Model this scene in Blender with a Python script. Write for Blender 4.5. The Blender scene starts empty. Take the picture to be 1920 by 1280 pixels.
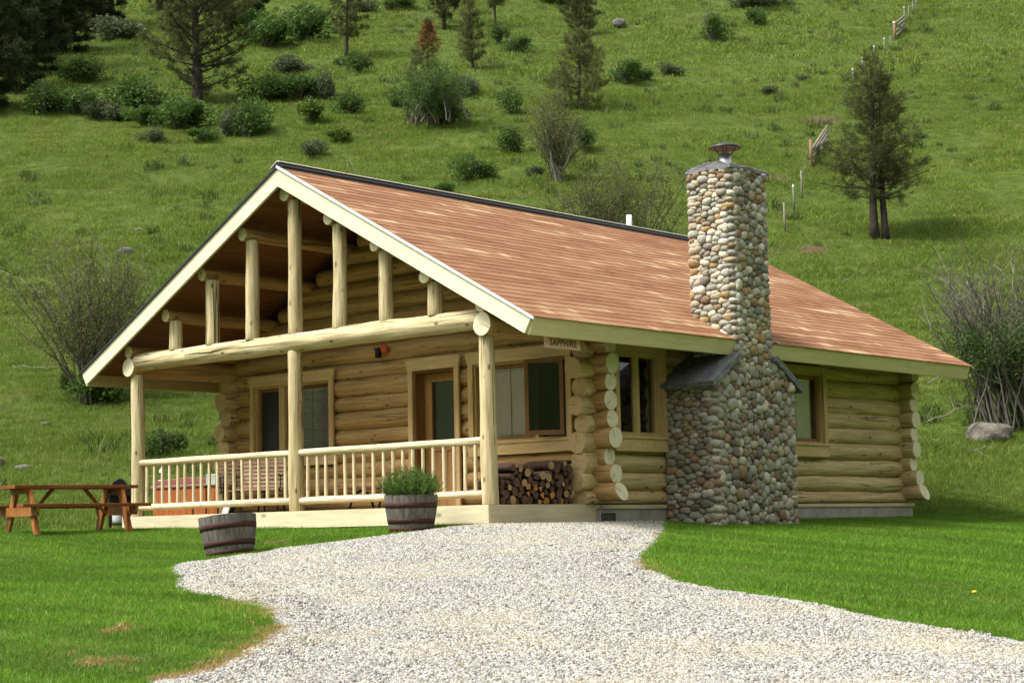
import bpy, bmesh, math, random
import numpy as np
from mathutils import Vector, Matrix, Quaternion
from mathutils.geometry import delaunay_2d_cdt

random.seed(7)
RNG = np.random.default_rng(7)
PI = math.pi
SC = bpy.context.scene
COL = SC.collection

# ------------------------------------------------------------------ camera, sky, sun, exposure
CAM_POS = np.array([20.554, -18.183, -0.3465])
YAW, PITCH, ROLL = 0.72495, 0.10513, -0.02116
FPX = 3340.3                                   # focal length in pixels of a 1920 px wide frame
def cam_axes():
    cy, sy = math.cos(YAW), math.sin(YAW)
    f = np.array([-sy * math.cos(PITCH), cy * math.cos(PITCH), math.sin(PITCH)])
    r = np.array([cy, sy, 0.0]); u = np.cross(r, f)
    c, s = math.cos(ROLL), math.sin(ROLL)
    return c * r + s * u, -s * r + c * u, f
CR, CU, CF = cam_axes()
cam = bpy.data.cameras.new('camera')
cam_o = bpy.data.objects.new('camera', cam); COL.objects.link(cam_o)
cam.sensor_width = 36.0; cam.lens = FPX / 1920 * 36.0
cam.clip_start = 0.1; cam.clip_end = 1500
cam_o.matrix_world = Matrix([[CR[0], CU[0], -CF[0], CAM_POS[0]], [CR[1], CU[1], -CF[1], CAM_POS[1]],
                             [CR[2], CU[2], -CF[2], CAM_POS[2]], [0, 0, 0, 1]])
cam.dof.use_dof = True; cam.dof.focus_distance = 27.0; cam.dof.aperture_fstop = 8.0
SC.camera = cam_o

SUN_EL, SUN_AZ = math.radians(57), math.radians(26)     # azimuth measured from the porch front towards its left
sun_dir = Vector((-math.sin(SUN_AZ) * math.cos(SUN_EL), -math.cos(SUN_AZ) * math.cos(SUN_EL), math.sin(SUN_EL)))
W = bpy.data.worlds.new('World'); SC.world = W; W.use_nodes = True
wn = W.node_tree; wn.nodes.clear()
w_out = wn.nodes.new('ShaderNodeOutputWorld'); w_bg = wn.nodes.new('ShaderNodeBackground')
w_sky = wn.nodes.new('ShaderNodeTexSky'); w_sky.sky_type = 'NISHITA'; w_sky.sun_disc = False
w_sky.sun_elevation = SUN_EL; w_sky.sun_rotation = math.atan2(sun_dir.x, sun_dir.y)
w_sky.air_density = 1.0; w_sky.dust_density = 4.0; w_sky.ozone_density = 0.6
w_hs = wn.nodes.new('ShaderNodeHueSaturation'); w_hs.inputs['Saturation'].default_value = 0.14
wn.links.new(w_sky.outputs[0], w_hs.inputs['Color']); wn.links.new(w_hs.outputs[0], w_bg.inputs['Color'])
w_bg.inputs['Strength'].default_value = 0.22
wn.links.new(w_bg.outputs[0], w_out.inputs['Surface'])
sun = bpy.data.lights.new('sun', 'SUN'); sun.energy = 3.6; sun.angle = math.radians(15); sun.color = (1.0, 0.95, 0.86)
sun_o = bpy.data.objects.new('sun', sun); COL.objects.link(sun_o)
sun_o.rotation_euler = sun_dir.to_track_quat('Z', 'Y').to_euler()
SC.view_settings.view_transform = 'Standard'; SC.view_settings.look = 'None'
SC.view_settings.exposure = 0.48; SC.view_settings.gamma = 1.0

# ------------------------------------------------------------------ object helpers
def link(o, parent=None):
    COL.objects.link(o)
    if parent is not None: o.parent = parent
    return o
def tag(o, label=None, cat=None, group=None, kind=None):
    if label: o['label'] = label
    if cat: o['category'] = cat
    if group: o['group'] = group
    if kind: o['kind'] = kind
    return o
def empty(name, loc=(0, 0, 0), rz=0.0, label=None, cat=None, group=None):
    o = bpy.data.objects.new(name, None); o.empty_display_size = 0.1
    o.location = loc; o.rotation_euler = (0, 0, rz); link(o)
    return tag(o, label, cat, group)
def copy_tree(o, parent=None):
    c = o.copy(); COL.objects.link(c); c.parent = parent
    for ch in list(o.children): copy_tree(ch, c)
    return c

class MB:
    """collects shapes that become ONE mesh object"""
    def __init__(s): s.v = []; s.f = []; s.m = []; s.n = 0; s.att = None
    def add(s, vs, fs, mat=0):
        b = s.n
        s.v.append(np.asarray(vs, dtype=float).reshape(-1, 3)); s.n += len(s.v[-1])
        for f in fs: s.f.append(tuple(i + b for i in f)); s.m.append(mat)
        return s
    def box(s, x0, x1, y0, y1, z0, z1, mat=0, M=None):
        vs = np.array([(x, y, z) for z in (z0, z1) for y in (y0, y1) for x in (x0, x1)], float)
        if M is not None: vs = np.array([M @ Vector(p) for p in vs])
        return s.add(vs, [(0, 2, 3, 1), (4, 5, 7, 6), (0, 1, 5, 4), (2, 6, 7, 3), (0, 4, 6, 2), (1, 3, 7, 5)], mat)
    def prism(s, poly, axis, a0, a1, mat=0):
        """extrude a 2D polygon along an axis: 'X' -> poly is (y,z), 'Y' -> (x,z), 'Z' -> (x,y)"""
        def p3(p, a): return {'X': (a, p[0], p[1]), 'Y': (p[0], a, p[1]), 'Z': (p[0], p[1], a)}[axis]
        n = len(poly)
        vs = [p3(p, a0) for p in poly] + [p3(p, a1) for p in poly]
        return s.add(vs, [tuple(range(n))[::-1], tuple(range(n, 2 * n))] + [(i, (i + 1) % n, n + (i + 1) % n, n + i) for i in range(n)], mat)
    def tube(s, pts, rad, sides=8, mat=0, capmat=None, cap=True, wob=0.0, rng=random):
        pts = [Vector(p) for p in pts]; n = len(pts)
        if not hasattr(rad, '__len__'): rad = [rad] * n
        vs = []; up = None
        for i in range(n):
            t = (pts[min(i + 1, n - 1)] - pts[max(i - 1, 0)])
            t = t.normalized() if t.length > 1e-9 else Vector((0, 0, 1))
            if up is None: up = Vector((0, 0, 1)) if abs(t.z) < 0.9 else Vector((1, 0, 0))
            a = up.cross(t).normalized(); b = t.cross(a); up = b
            for k in range(sides):
                th = 2 * PI * k / sides
                r = rad[i] * (1 + (rng.uniform(-wob, wob) if wob else 0))
                vs.append(pts[i] + a * (r * math.cos(th)) + b * (r * math.sin(th)))
        fs = [(i * sides + k, i * sides + (k + 1) % sides, (i + 1) * sides + (k + 1) % sides, (i + 1) * sides + k)
              for i in range(n - 1) for k in range(sides)]
        s.add(vs, fs, mat)
        if cap:
            b = s.n - n * sides; cm = mat if capmat is None else capmat
            s.f.append(tuple(b + k for k in range(sides))[::-1]); s.m.append(cm)
            s.f.append(tuple(b + (n - 1) * sides + k for k in range(sides))); s.m.append(cm)
        return s
    def lathe(s, prof, sides=24, mat=0, c=(0, 0, 0)):
        vs = [(c[0] + r * math.cos(2 * PI * k / sides), c[1] + r * math.sin(2 * PI * k / sides), c[2] + z) for r, z in prof for k in range(sides)]
        fs = [(i * sides + k, i * sides + (k + 1) % sides, (i + 1) * sides + (k + 1) % sides, (i + 1) * sides + k)
              for i in range(len(prof) - 1) for k in range(sides)]
        return s.add(vs, fs, mat)
    def mesh(s, name, mats, smooth=False):
        me = bpy.data.meshes.new(name)
        V = np.concatenate(s.v) if s.v else np.zeros((0, 3))
        me.from_pydata(V.tolist(), [], s.f)
        for m in mats: me.materials.append(m)
        if s.m: me.polygons.foreach_set('material_index', s.m)
        if smooth:
            me.polygons.foreach_set('use_smooth', [True] * len(me.polygons))
        me.update(); return me
    def build(s, name, mats, parent=None, smooth=False, bevel=0.0, loc=None):
        mats = mats if isinstance(mats, (list, tuple)) else [mats]
        o = bpy.data.objects.new(name, s.mesh(name, mats, smooth)); link(o, parent)
        if loc is not None: o.location = loc
        if bevel:
            bv = o.modifiers.new('bevel', 'BEVEL'); bv.width = bevel; bv.segments = 2; bv.limit_method = 'ANGLE'
        return o
def raw_mesh(name, V, F, mats, smooth=False, attrs=None, fmat=None):
    """fast mesh from arrays; F is an (n,k) int array or list"""
    me = bpy.data.meshes.new(name)
    if isinstance(F, np.ndarray):
        n, k = F.shape
        me.vertices.add(len(V)); me.vertices.foreach_set('co', np.asarray(V, np.float32).ravel())
        me.loops.add(n * k); me.loops.foreach_set('vertex_index', F.astype(np.int32).ravel())
        me.polygons.add(n); me.polygons.foreach_set('loop_start', np.arange(0, n * k, k, dtype=np.int32))
        me.polygons.foreach_set('loop_total', np.full(n, k, np.int32))
        me.update(calc_edges=True)
    else:
        me.from_pydata([tuple(p) for p in V], [], F)
    for m in mats: me.materials.append(m)
    if fmat is not None: me.polygons.foreach_set('material_index', np.asarray(fmat, np.int32))
    if smooth: me.polygons.foreach_set('use_smooth', np.ones(len(me.polygons), bool))
    for nm, (dom, typ, arr) in (attrs or {}).items():
        a = me.attributes.new(nm, typ, dom)
        key = 'color' if typ == 'FLOAT_COLOR' else ('vector' if typ == 'FLOAT_VECTOR' else 'value')
        a.data.foreach_set(key, np.asarray(arr).ravel())
    me.validate(); me.update()
    return me

# ------------------------------------------------------------------ material helpers
class NT:
    def __init__(s, name):
        s.mat = bpy.data.materials.new(name); s.mat.use_nodes = True
        s.t = s.mat.node_tree; s.t.nodes.clear()
        s.out = s.n('ShaderNodeOutputMaterial')
    def n(s, typ, **kw):
        nd = s.t.nodes.new(typ)
        for k, v in kw.items():
            if k.startswith('i_'):
                key = k[2:].replace('_', ' ')
                s.set(nd.inputs[key] if key in nd.inputs else nd.inputs[int(key)], v)
            else: setattr(nd, k, v)
        return nd
    def set(s, sock, v):
        if isinstance(v, bpy.types.NodeSocket): s.t.links.new(v, sock)
        elif isinstance(v, bpy.types.Node): s.t.links.new(v.outputs[0], sock)
        else:
            if sock.type == 'RGBA' and len(v) == 3: v = (*v, 1)
            sock.default_value = v
    def math(s, op, a, b=0.0, c=None, clamp=False):
        nd = s.t.nodes.new('ShaderNodeMath'); nd.operation = op; nd.use_clamp = clamp
        s.set(nd.inputs[0], a); s.set(nd.inputs[1], b)
        if c is not None: s.set(nd.inputs[2], c)
        return nd.outputs[0]
    def mix(s, fac, a, b, blend='MIX'):
        nd = s.t.nodes.new('ShaderNodeMix'); nd.data_type = 'RGBA'; nd.blend_type = blend
        s.set(nd.inputs[0], fac); s.set(nd.inputs[6], a); s.set(nd.inputs[7], b)
        return nd.outputs[2]
    def ramp(s, fac, stops, interp='LINEAR'):
        nd = s.t.nodes.new('ShaderNodeValToRGB'); s.set(nd.inputs[0], fac); cr = nd.color_ramp; cr.interpolation = interp
        while len(cr.elements) < len(stops): cr.elements.new(0.5)
        for e, (p, c) in zip(cr.elements, stops):
            e.position = p; e.color = (*c, 1) if len(c) == 3 else c
        return nd.outputs[0]
    def mapped(s, vec, scale=(1, 1, 1), loc=(0, 0, 0), rot=(0, 0, 0)):
        nd = s.t.nodes.new('ShaderNodeMapping'); s.set(nd.inputs[0], vec)
        s.set(nd.inputs[1], loc); s.set(nd.inputs[2], rot); s.set(nd.inputs[3], scale)
        return nd.outputs[0]
    def noise(s, vec, scale=5.0, detail=4.0, rough=0.55):
        nd = s.t.nodes.new('ShaderNodeTexNoise'); s.set(nd.inputs['Vector'], vec)
        nd.inputs['Scale'].default_value = scale; nd.inputs['Detail'].default_value = detail; nd.inputs['Roughness'].default_value = rough
        return nd.outputs[0]
    def voro(s, vec, scale=5.0, feature='F1', out=0):
        nd = s.t.nodes.new('ShaderNodeTexVoronoi'); nd.feature = feature; s.set(nd.inputs['Vector'], vec)
        nd.inputs['Scale'].default_value = scale
        return nd.outputs[out]
    def obj(s):
        """object coordinates shifted by a per-object random offset"""
        tc = s.n('ShaderNodeTexCoord').outputs['Object']; oi = s.n('ShaderNodeObjectInfo').outputs['Random']
        nd = s.t.nodes.new('ShaderNodeVectorMath'); nd.operation = 'ADD'
        cb = s.n('ShaderNodeCombineXYZ'); s.set(cb.inputs[0], s.math('MULTIPLY', oi, 37.0)); s.set(cb.inputs[1], s.math('MULTIPLY', oi, 11.3)); s.set(cb.inputs[2], s.math('MULTIPLY', oi, 23.7))
        s.set(nd.inputs[0], tc); s.set(nd.inputs[1], cb.outputs[0])
        return nd.outputs[0]
    def rand(s): return s.n('ShaderNodeObjectInfo').outputs['Random']
    def pos(s): return s.n('ShaderNodeNewGeometry').outputs['Position']
    def attr(s, name, out='Fac'):
        nd = s.n('ShaderNodeAttribute', attribute_name=name); return nd.outputs[out]
    def bump(s, h, strength=0.3, dist=0.02, normal=None):
        nd = s.t.nodes.new('ShaderNodeBump'); s.set(nd.inputs['Height'], h)
        nd.inputs['Strength'].default_value = strength; nd.inputs['Distance'].default_value = dist
        if normal is not None: s.set(nd.inputs['Normal'], normal)
        return nd.outputs[0]
    def principled(s, color, rough=0.7, normal=None, metal=0.0, spec=0.3, transl=None):
        p = s.n('ShaderNodeBsdfPrincipled'); s.set(p.inputs['Base Color'], color); s.set(p.inputs['Roughness'], rough)
        p.inputs['Metallic'].default_value = metal; p.inputs['Specular IOR Level'].default_value = spec
        if normal is not None: s.set(p.inputs['Normal'], normal)
        sh = p.outputs[0]
        if transl is not None:
            tr = s.n('ShaderNodeBsdfTranslucent'); s.set(tr.inputs['Color'], color)
            mx = s.n('ShaderNodeMixShader'); mx.inputs[0].default_value = transl
            s.t.links.new(sh, mx.inputs[1]); s.t.links.new(tr.outputs[0], mx.inputs[2]); sh = mx.outputs[0]
        s.t.links.new(sh, s.out.inputs['Surface'])
        return s.mat

def log_mat(name, dark, light, grey=0.25, crack=0.5, knots=1.0):
    t = NT(name); v = t.obj()
    g1 = t.noise(t.mapped(v, (0.55, 9, 9)), 2.2, 6, 0.62)
    c = t.ramp(g1, [(0.33, dark), (0.66, light)])
    g2 = t.noise(t.mapped(v, (0.5, 1.6, 1.6)), 1.6, 4)
    c = t.mix(t.ramp(g2, [(0.4, (0, 0, 0)), (0.75, (grey,) * 3)]), c, tuple(0.55 * (a + b) * k for a, b, k in zip(dark, light, (0.86, 0.93, 1.05))))
    c = t.mix(t.math('MULTIPLY', t.math('SUBTRACT', t.rand(), 0.3, clamp=True), 0.55), c, tuple(x * k for x, k in zip(dark, (0.95, 0.86, 0.78))))
    # fine dark streaks of grain
    st = t.noise(t.mapped(v, (1.5, 40, 40)), 2.0, 3)
    c = t.mix(t.ramp(st, [(0.54, (0, 0, 0)), (0.70, (0.5,) * 3)]), c, tuple(x * 0.5 for x in dark))
    # knots
    kd = t.voro(t.mapped(v, (3.2, 7.0, 7.0)), 1.0)
    km = t.ramp(kd, [(0.08, (0.9 * knots,) * 3), (0.18, (0, 0, 0))])
    c = t.mix(km, c, (0.10, 0.05, 0.022))
    # drying cracks that run along the log
    cn = t.noise(t.mapped(v, (0.10, 5.0, 5.0)), 1.5, 1, 0.4)
    cm = t.math('SUBTRACT', 1.0, t.math('DIVIDE', t.math('ABSOLUTE', t.math('SUBTRACT', cn, 0.5)), 0.012), clamp=True)
    gate = t.ramp(t.noise(t.mapped(v, (0.5, 0.9, 0.9)), 1.3, 2), [(0.47, (0, 0, 0)), (0.53, (1, 1, 1))])
    cm = t.math('MULTIPLY', t.math('MULTIPLY', cm, gate), crack)
    c = t.mix(cm, c, (0.035, 0.02, 0.01))
    fac = t.voro(t.mapped(v, (1.3, 7, 7)), 1.6, 'SMOOTH_F1')
    h = t.math('ADD', t.math('MULTIPLY', fac, 0.55), t.math('ADD', t.math('MULTIPLY', g1, 0.45), t.math('MULTIPLY', cm, -1.2)))
    return t.principled(c, 0.72, t.bump(h, 0.8, 0.045), spec=0.25)
def end_mat(name, c0, c1):
    t = NT(name); tc = t.n('ShaderNodeTexCoord').outputs['Object']
    sx = t.n('ShaderNodeSeparateXYZ'); t.set(sx.inputs[0], tc)
    r = t.math('SQRT', t.math('ADD', t.math('POWER', sx.outputs[1], 2), t.math('POWER', sx.outputs[2], 2)))
    v = t.obj(); r = t.math('ADD', r, t.math('MULTIPLY', t.noise(v, 9, 3), 0.02))
    ring = t.math('SINE', t.math('MULTIPLY', r, 420))
    c = t.mix(t.math('MULTIPLY_ADD', ring, 0.18, 0.4), c0, c1)
    c = t.mix(t.ramp(t.noise(v, 7, 5), [(0.5, (0, 0, 0)), (0.8, (0.6,) * 3)]), c, tuple(x * 0.55 for x in c0))
    an = t.math('ARCTAN2', sx.outputs[1], sx.outputs[2])
    ck = t.noise(t.mapped(v, (0.3, 0.3, 0.3)), 1.0, 0)
    an = t.math('ADD', an, t.math('MULTIPLY_ADD', t.rand(), 9.0, t.math('MULTIPLY', ck, 1.0)))
    cm = t.math('SUBTRACT', 1.0, t.math('DIVIDE', t.math('MULTIPLY', t.math('ABSOLUTE', t.math('SINE', t.math('MULTIPLY', an, 0.5))), r), 0.004), clamp=True)
    cm = t.math('MULTIPLY', cm, t.math('GREATER_THAN', t.rand(), 0.45))
    c = t.mix(cm, c, (0.04, 0.02, 0.01))
    return t.principled(c, 0.8, spec=0.2)
def board_mat(name, dark, light, along='X', rough=0.7, knots=0.5, sc=1.0):
    t = NT(name); v = t.obj()
    s = {'X': (0.7, 8, 8), 'Y': (8, 0.7, 8), 'Z': (8, 8, 0.7)}[along]
    s = tuple(a * sc for a in s)
    g = t.noise(t.mapped(v, s), 2.5, 6, 0.6)
    c = t.ramp(g, [(0.32, dark), (0.68, light)])
    c = t.mix(t.ramp(t.noise(v, 1.3, 4), [(0.45, (0, 0, 0)), (0.8, (0.3,) * 3)]), c, tuple(x * 0.6 for x in dark))
    kd = t.voro(t.mapped(v, tuple(max(1.6, x * 0.45) for x in s)), 0.9)
    c = t.mix(t.ramp(kd, [(0.05, (knots,) * 3), (0.13, (0, 0, 0))]), c, tuple(x * 0.3 for x in dark))
    return t.principled(c, rough, t.bump(g, 0.25, 0.01), spec=0.25)
def plain_mat(name, col, rough=0.6, metal=0.0, var=0.15, scale=12, spec=0.3, bump=0.15):
    t = NT(name); v = t.obj(); n = t.noise(v, scale, 5, 0.6)
    c = t.mix(t.ramp(n, [(0.3, (0, 0, 0)), (0.75, (1, 1, 1))]), tuple(x * (1 - var) for x in col), tuple(min(1, x * (1 + var)) for x in col))
    return t.principled(c, rough, t.bump(n, bump, 0.01) if bump else None, metal=metal, spec=spec)
def leaf_mat(name, dark, light, transl=0.25, posvar=0.5, rough=0.6):
    t = NT(name)
    val = t.attr('val')
    c = t.ramp(val, [(0.0, dark), (1.0, light)])
    n = t.noise(t.pos(), posvar, 4)
    c = t.mix(t.ramp(n, [(0.35, (0, 0, 0)), (0.7, (0.5,) * 3)]), c, tuple(0.72 * d + 0.1 * l for d, l in zip(dark, light)))
    c = t.mix(t.math('MULTIPLY', t.rand(), 0.25), c, tuple(x * 0.7 for x in light))
    return t.principled(c, rough, spec=0.15, transl=transl)

M = {}
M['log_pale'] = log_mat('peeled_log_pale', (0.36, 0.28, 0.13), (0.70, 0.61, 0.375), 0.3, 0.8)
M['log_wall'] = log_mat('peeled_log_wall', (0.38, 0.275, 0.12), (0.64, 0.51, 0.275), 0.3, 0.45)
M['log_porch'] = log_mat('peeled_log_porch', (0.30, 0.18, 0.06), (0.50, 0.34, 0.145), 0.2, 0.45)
M['log_end'] = end_mat('log_end_grain', (0.62, 0.56, 0.38), (0.76, 0.71, 0.51))
M['log_end_tan'] = end_mat('log_end_grain_tan', (0.42, 0.29, 0.13), (0.54, 0.40, 0.20))
M['rail'] = log_mat('peeled_rail', (0.56, 0.46, 0.27), (0.74, 0.65, 0.44), 0.08, 0.15, 0.4)
M['fascia'] = board_mat('painted_fascia', (0.60, 0.59, 0.40), (0.70, 0.70, 0.51), 'X', 0.6, 0.25)
M['fasciaY'] = board_mat('shaded_eave_fascia', (0.61, 0.535, 0.28), (0.71, 0.635, 0.36), 'Y', 0.6, 0.2)  # same pale boards as the rake; olive tone of the eave shade put in
M['rim'] = board_mat('deck_rim_board', (0.52, 0.46, 0.29), (0.66, 0.60, 0.41), 'X', 0.7, 0.7)
M['rimY'] = board_mat('deck_side_rim_shaded', (0.44, 0.37, 0.23), (0.58, 0.50, 0.33), 'Y', 0.7, 0.7)  # darker than the front rim: shade of the side put into the colour
M['deck'] = board_mat('deck_planks', (0.30, 0.22, 0.13), (0.42, 0.32, 0.19), 'Y', 0.75)
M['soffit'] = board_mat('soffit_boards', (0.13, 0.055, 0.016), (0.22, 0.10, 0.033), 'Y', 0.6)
M['trim'] = board_mat('window_trim', (0.42, 0.29, 0.12), (0.56, 0.40, 0.19), 'Z', 0.65, 0.2)
M['trimH'] = board_mat('window_trim_flat', (0.44, 0.31, 0.13), (0.58, 0.43, 0.21), 'X', 0.65, 0.2)
M['sash'] = board_mat('stained_sash', (0.16, 0.075, 0.025), (0.27, 0.14, 0.055), 'Z', 0.5, 0.1)
M['sash_pale'] = board_mat('varnished_sash', (0.36, 0.25, 0.10), (0.50, 0.37, 0.17), 'Z', 0.5, 0.1)
M['door'] = board_mat('varnished_door', (0.30, 0.16, 0.06), (0.44, 0.26, 0.10), 'Z', 0.45, 0.1)
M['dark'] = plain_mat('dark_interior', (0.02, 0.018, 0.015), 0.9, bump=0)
M['dark_sheet'] = plain_mat('dark_screen_sheet', (0.018, 0.02, 0.022), 0.6, bump=0)
M['blind'] = plain_mat('blind_slats', (0.60, 0.56, 0.50), 0.5, var=0.05, bump=0)
M['blind_dim'] = plain_mat('blind_slats_grey', (0.46, 0.48, 0.52), 0.5, var=0.05, bump=0)
M['blind_side'] = plain_mat('blind_slats_pale', (0.70, 0.66, 0.66), 0.5, var=0.05, bump=0)
M['chink'] = plain_mat('wall_core', (0.16, 0.12, 0.07), 0.9)
M['concrete'] = plain_mat('foundation_concrete', (0.30, 0.28, 0.245), 0.9, var=0.25, scale=5)
M['black'] = plain_mat('black_metal', (0.012, 0.012, 0.013), 0.45, 0.2, var=0.3)
M['galv'] = plain_mat('galvanised_steel', (0.55, 0.56, 0.56), 0.35, 0.9, var=0.12)
M['cowl'] = plain_mat('cowl_dark_steel', (0.05, 0.05, 0.052), 0.4, 0.6)
M['drip'] = plain_mat('drip_edge', (0.66, 0.66, 0.63), 0.4, 0.0, var=0.08)
M['white'] = plain_mat('white_plastic', (0.80, 0.80, 0.80), 0.4, var=0.04)
M['slab'] = plain_mat('grey_slate_slab', (0.15, 0.155, 0.16), 0.85, var=0.4, scale=9, bump=0.5)
M['mortar'] = plain_mat('mortar', (0.20, 0.185, 0.16), 0.95, var=0.3, scale=20, bump=0.5)
M['redwood'] = board_mat('stained_picnic_wood', (0.13, 0.038, 0.011), (0.25, 0.085, 0.025), 'X', 0.55, 0.4)
M['redwoodZ'] = board_mat('stained_picnic_legs', (0.22, 0.075, 0.018), (0.37, 0.15, 0.042), 'Z', 0.55, 0.4)
M['tub'] = board_mat('hot_tub_panel', (0.25, 0.06, 0.014), (0.40, 0.13, 0.035), 'Z', 0.5, 0.1)
M['cover'] = plain_mat('hot_tub_cover', (0.22, 0.075, 0.065), 0.5, var=0.1)
M['stave'] = board_mat('weathered_staves', (0.060, 0.054, 0.048), (0.185, 0.17, 0.15), 'Z', 0.85, 0.2, 1.5)
M['hoop'] = plain_mat('rusty_hoop', (0.055, 0.026, 0.02), 0.75, 0.3, var=0.4, scale=20)
M['soil'] = plain_mat('soil', (0.06, 0.04, 0.025), 0.95, var=0.4)
M['slat'] = board_mat('chair_slats', (0.46, 0.30, 0.20), (0.64, 0.46, 0.34), 'X', 0.6, 0.1)
M['orange'] = plain_mat('orange_ornament', (0.45, 0.10, 0.02), 0.6)
M['sign'] = board_mat('sign_board', (0.52, 0.33, 0.20), (0.68, 0.47, 0.31), 'Y', 0.7, 0.1)
M['sign_letter'] = plain_mat('routed_letters', (0.11, 0.06, 0.03), 0.8, bump=0)
M['bark'] = plain_mat('pine_bark', (0.045, 0.036, 0.028), 0.95, var=0.5, scale=6, bump=0.7)
M['fire_bark'] = plain_mat('firewood_bark', (0.055, 0.03, 0.02), 0.95, var=0.5, scale=14, bump=0.6)
M['fire_pale'] = end_mat('firewood_end_pale', (0.30, 0.19, 0.09), (0.42, 0.28, 0.14))
M['fire_dark'] = end_mat('firewood_end_dark', (0.085, 0.045, 0.028), (0.15, 0.085, 0.05))
M['fire_orange'] = end_mat('firewood_end_orange', (0.38, 0.15, 0.035), (0.52, 0.24, 0.07))
M['twig'] = plain_mat('grey_twigs', (0.105, 0.092, 0.075), 0.9, var=0.35)
M['deadwood'] = plain_mat('bleached_deadwood', (0.20, 0.18, 0.155), 0.9, var=0.3)
M['rock_pale'] = plain_mat('pale_boulder', (0.125, 0.112, 0.092), 0.95, var=0.75, scale=3, bump=0.8)
M['rock_dark'] = plain_mat('dark_boulder', (0.13, 0.12, 0.115), 0.9, var=0.45, scale=5, bump=0.8)
M['post'] = plain_mat('fence_post_wood', (0.21, 0.18, 0.14), 0.9, var=0.3)
M['post_rust'] = plain_mat('fence_brace_post', (0.22, 0.13, 0.07), 0.9, var=0.3)
M['tpost'] = plain_mat('steel_fence_post', (0.14, 0.15, 0.13), 0.6, 0.3)
M['tip'] = plain_mat('white_post_tip', (0.75, 0.75, 0.72), 0.6)

t = NT('window_glass')
lw = t.n('ShaderNodeLayerWeight'); lw.inputs['Blend'].default_value = 0.5; fr = t.math('MULTIPLY_ADD', t.math('POWER', lw.outputs['Facing'], 4.0), 0.9, 0.045)
tr = t.n('ShaderNodeBsdfTransparent', i_Color=(0.94, 0.94, 0.93)); gl = t.n('ShaderNodeBsdfGlossy', i_Roughness=0.03, i_Color=(0.9, 0.9, 0.9))
mx = t.n('ShaderNodeMixShader'); t.set(mx.inputs[0], fr); t.set(mx.inputs[1], tr.outputs[0]); t.set(mx.inputs[2], gl.outputs[0])
t.t.links.new(mx.outputs[0], t.out.inputs['Surface']); M['glass'] = t.mat
M['glass_dark'] = M['glass'].copy(); M['glass_dark'].name = 'dark_tint_glass'  # darkness behind the open casement put into the glass tint
for nd_ in M['glass_dark'].node_tree.nodes:
    if nd_.type == 'BSDF_TRANSPARENT': nd_.inputs[0].default_value = (0.16, 0.17, 0.16, 1)

t = NT('shingles'); v = t.attr('tab'); n = t.noise(t.pos(), 28, 4)
c = t.ramp(v, [(0.0, (0.190, 0.086, 0.044)), (0.4, (0.255, 0.130, 0.069)), (0.66, (0.285, 0.162, 0.088)), (0.80, (0.38, 0.245, 0.138)), (1.0, (0.49, 0.34, 0.205))])
c = t.mix(t.ramp(n, [(0.3, (0, 0, 0)), (0.8, (0.5,) * 3)]), c, (0.26, 0.12, 0.07))
M['shingle'] = t.principled(c, 0.92, t.bump(t.noise(t.pos(), 160, 2), 0.3, 0.004), spec=0.1)
t = NT('river_stone'); c = t.attr('tint', 'Color'); v = t.pos()
n = t.noise(v, 26, 5, 0.65)
c = t.mix(t.ramp(n, [(0.35, (0, 0, 0)), (0.75, (0.55,) * 3)]), c, t.mix(1.0, c, (0.45, 0.42, 0.38), 'MULTIPLY'))
c = t.mix(t.ramp(t.noise(v, 90, 3), [(0.55, (0, 0, 0)), (0.75, (0.35,) * 3)]), c, (0.5, 0.47, 0.42))
M['stone'] = t.principled(c, 0.8, t.bump(n, 0.35, 0.02), spec=0.25)

# ------------------------------------------------------------------ terrain
FW = np.array([-math.sin(YAW), math.cos(YAW)]); RT = np.array([math.cos(YAW), math.sin(YAW)])
_tab = RNG.random((256, 256))
def vnoise(x, y):
    xi = np.floor(x).astype(int); yi = np.floor(y).astype(int); fx = x - xi; fy = y - yi
    fx = fx * fx * (3 - 2 * fx); fy = fy * fy * (3 - 2 * fy)
    a = _tab[xi % 256, yi % 256]; b = _tab[(xi + 1) % 256, yi % 256]; c = _tab[xi % 256, (yi + 1) % 256]; d = _tab[(xi + 1) % 256, (yi + 1) % 256]
    return (a * (1 - fx) + b * fx) * (1 - fy) + (c * (1 - fx) + d * fx) * fy - 0.5
def fbm(x, y, o=4):
    s = 0; a = 1.0
    for i in range(o): s = s + a * vnoise(x * 2 ** i + 17.3 * i, y * 2 ** i + 5.1 * i); a *= 0.5
    return s
def DL(x, y):
    dx = x - CAM_POS[0]; dy = y - CAM_POS[1]
    return dx * FW[0] + dy * FW[1], dx * RT[0] + dy * RT[1]
def XY(D, L): return CAM_POS[0] + D * FW[0] + L * RT[0], CAM_POS[1] + D * FW[1] + L * RT[1]
def hill_t(x, y):
    D, L = DL(x, y)
    f = np.clip((D - 42) / 30, 0, 1); f = 1 - f * f * (3 - 2 * f)
    return D - (33.6 + 6.6 * f * np.exp(-((L - 0.5) / 4.2) ** 2))
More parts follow.
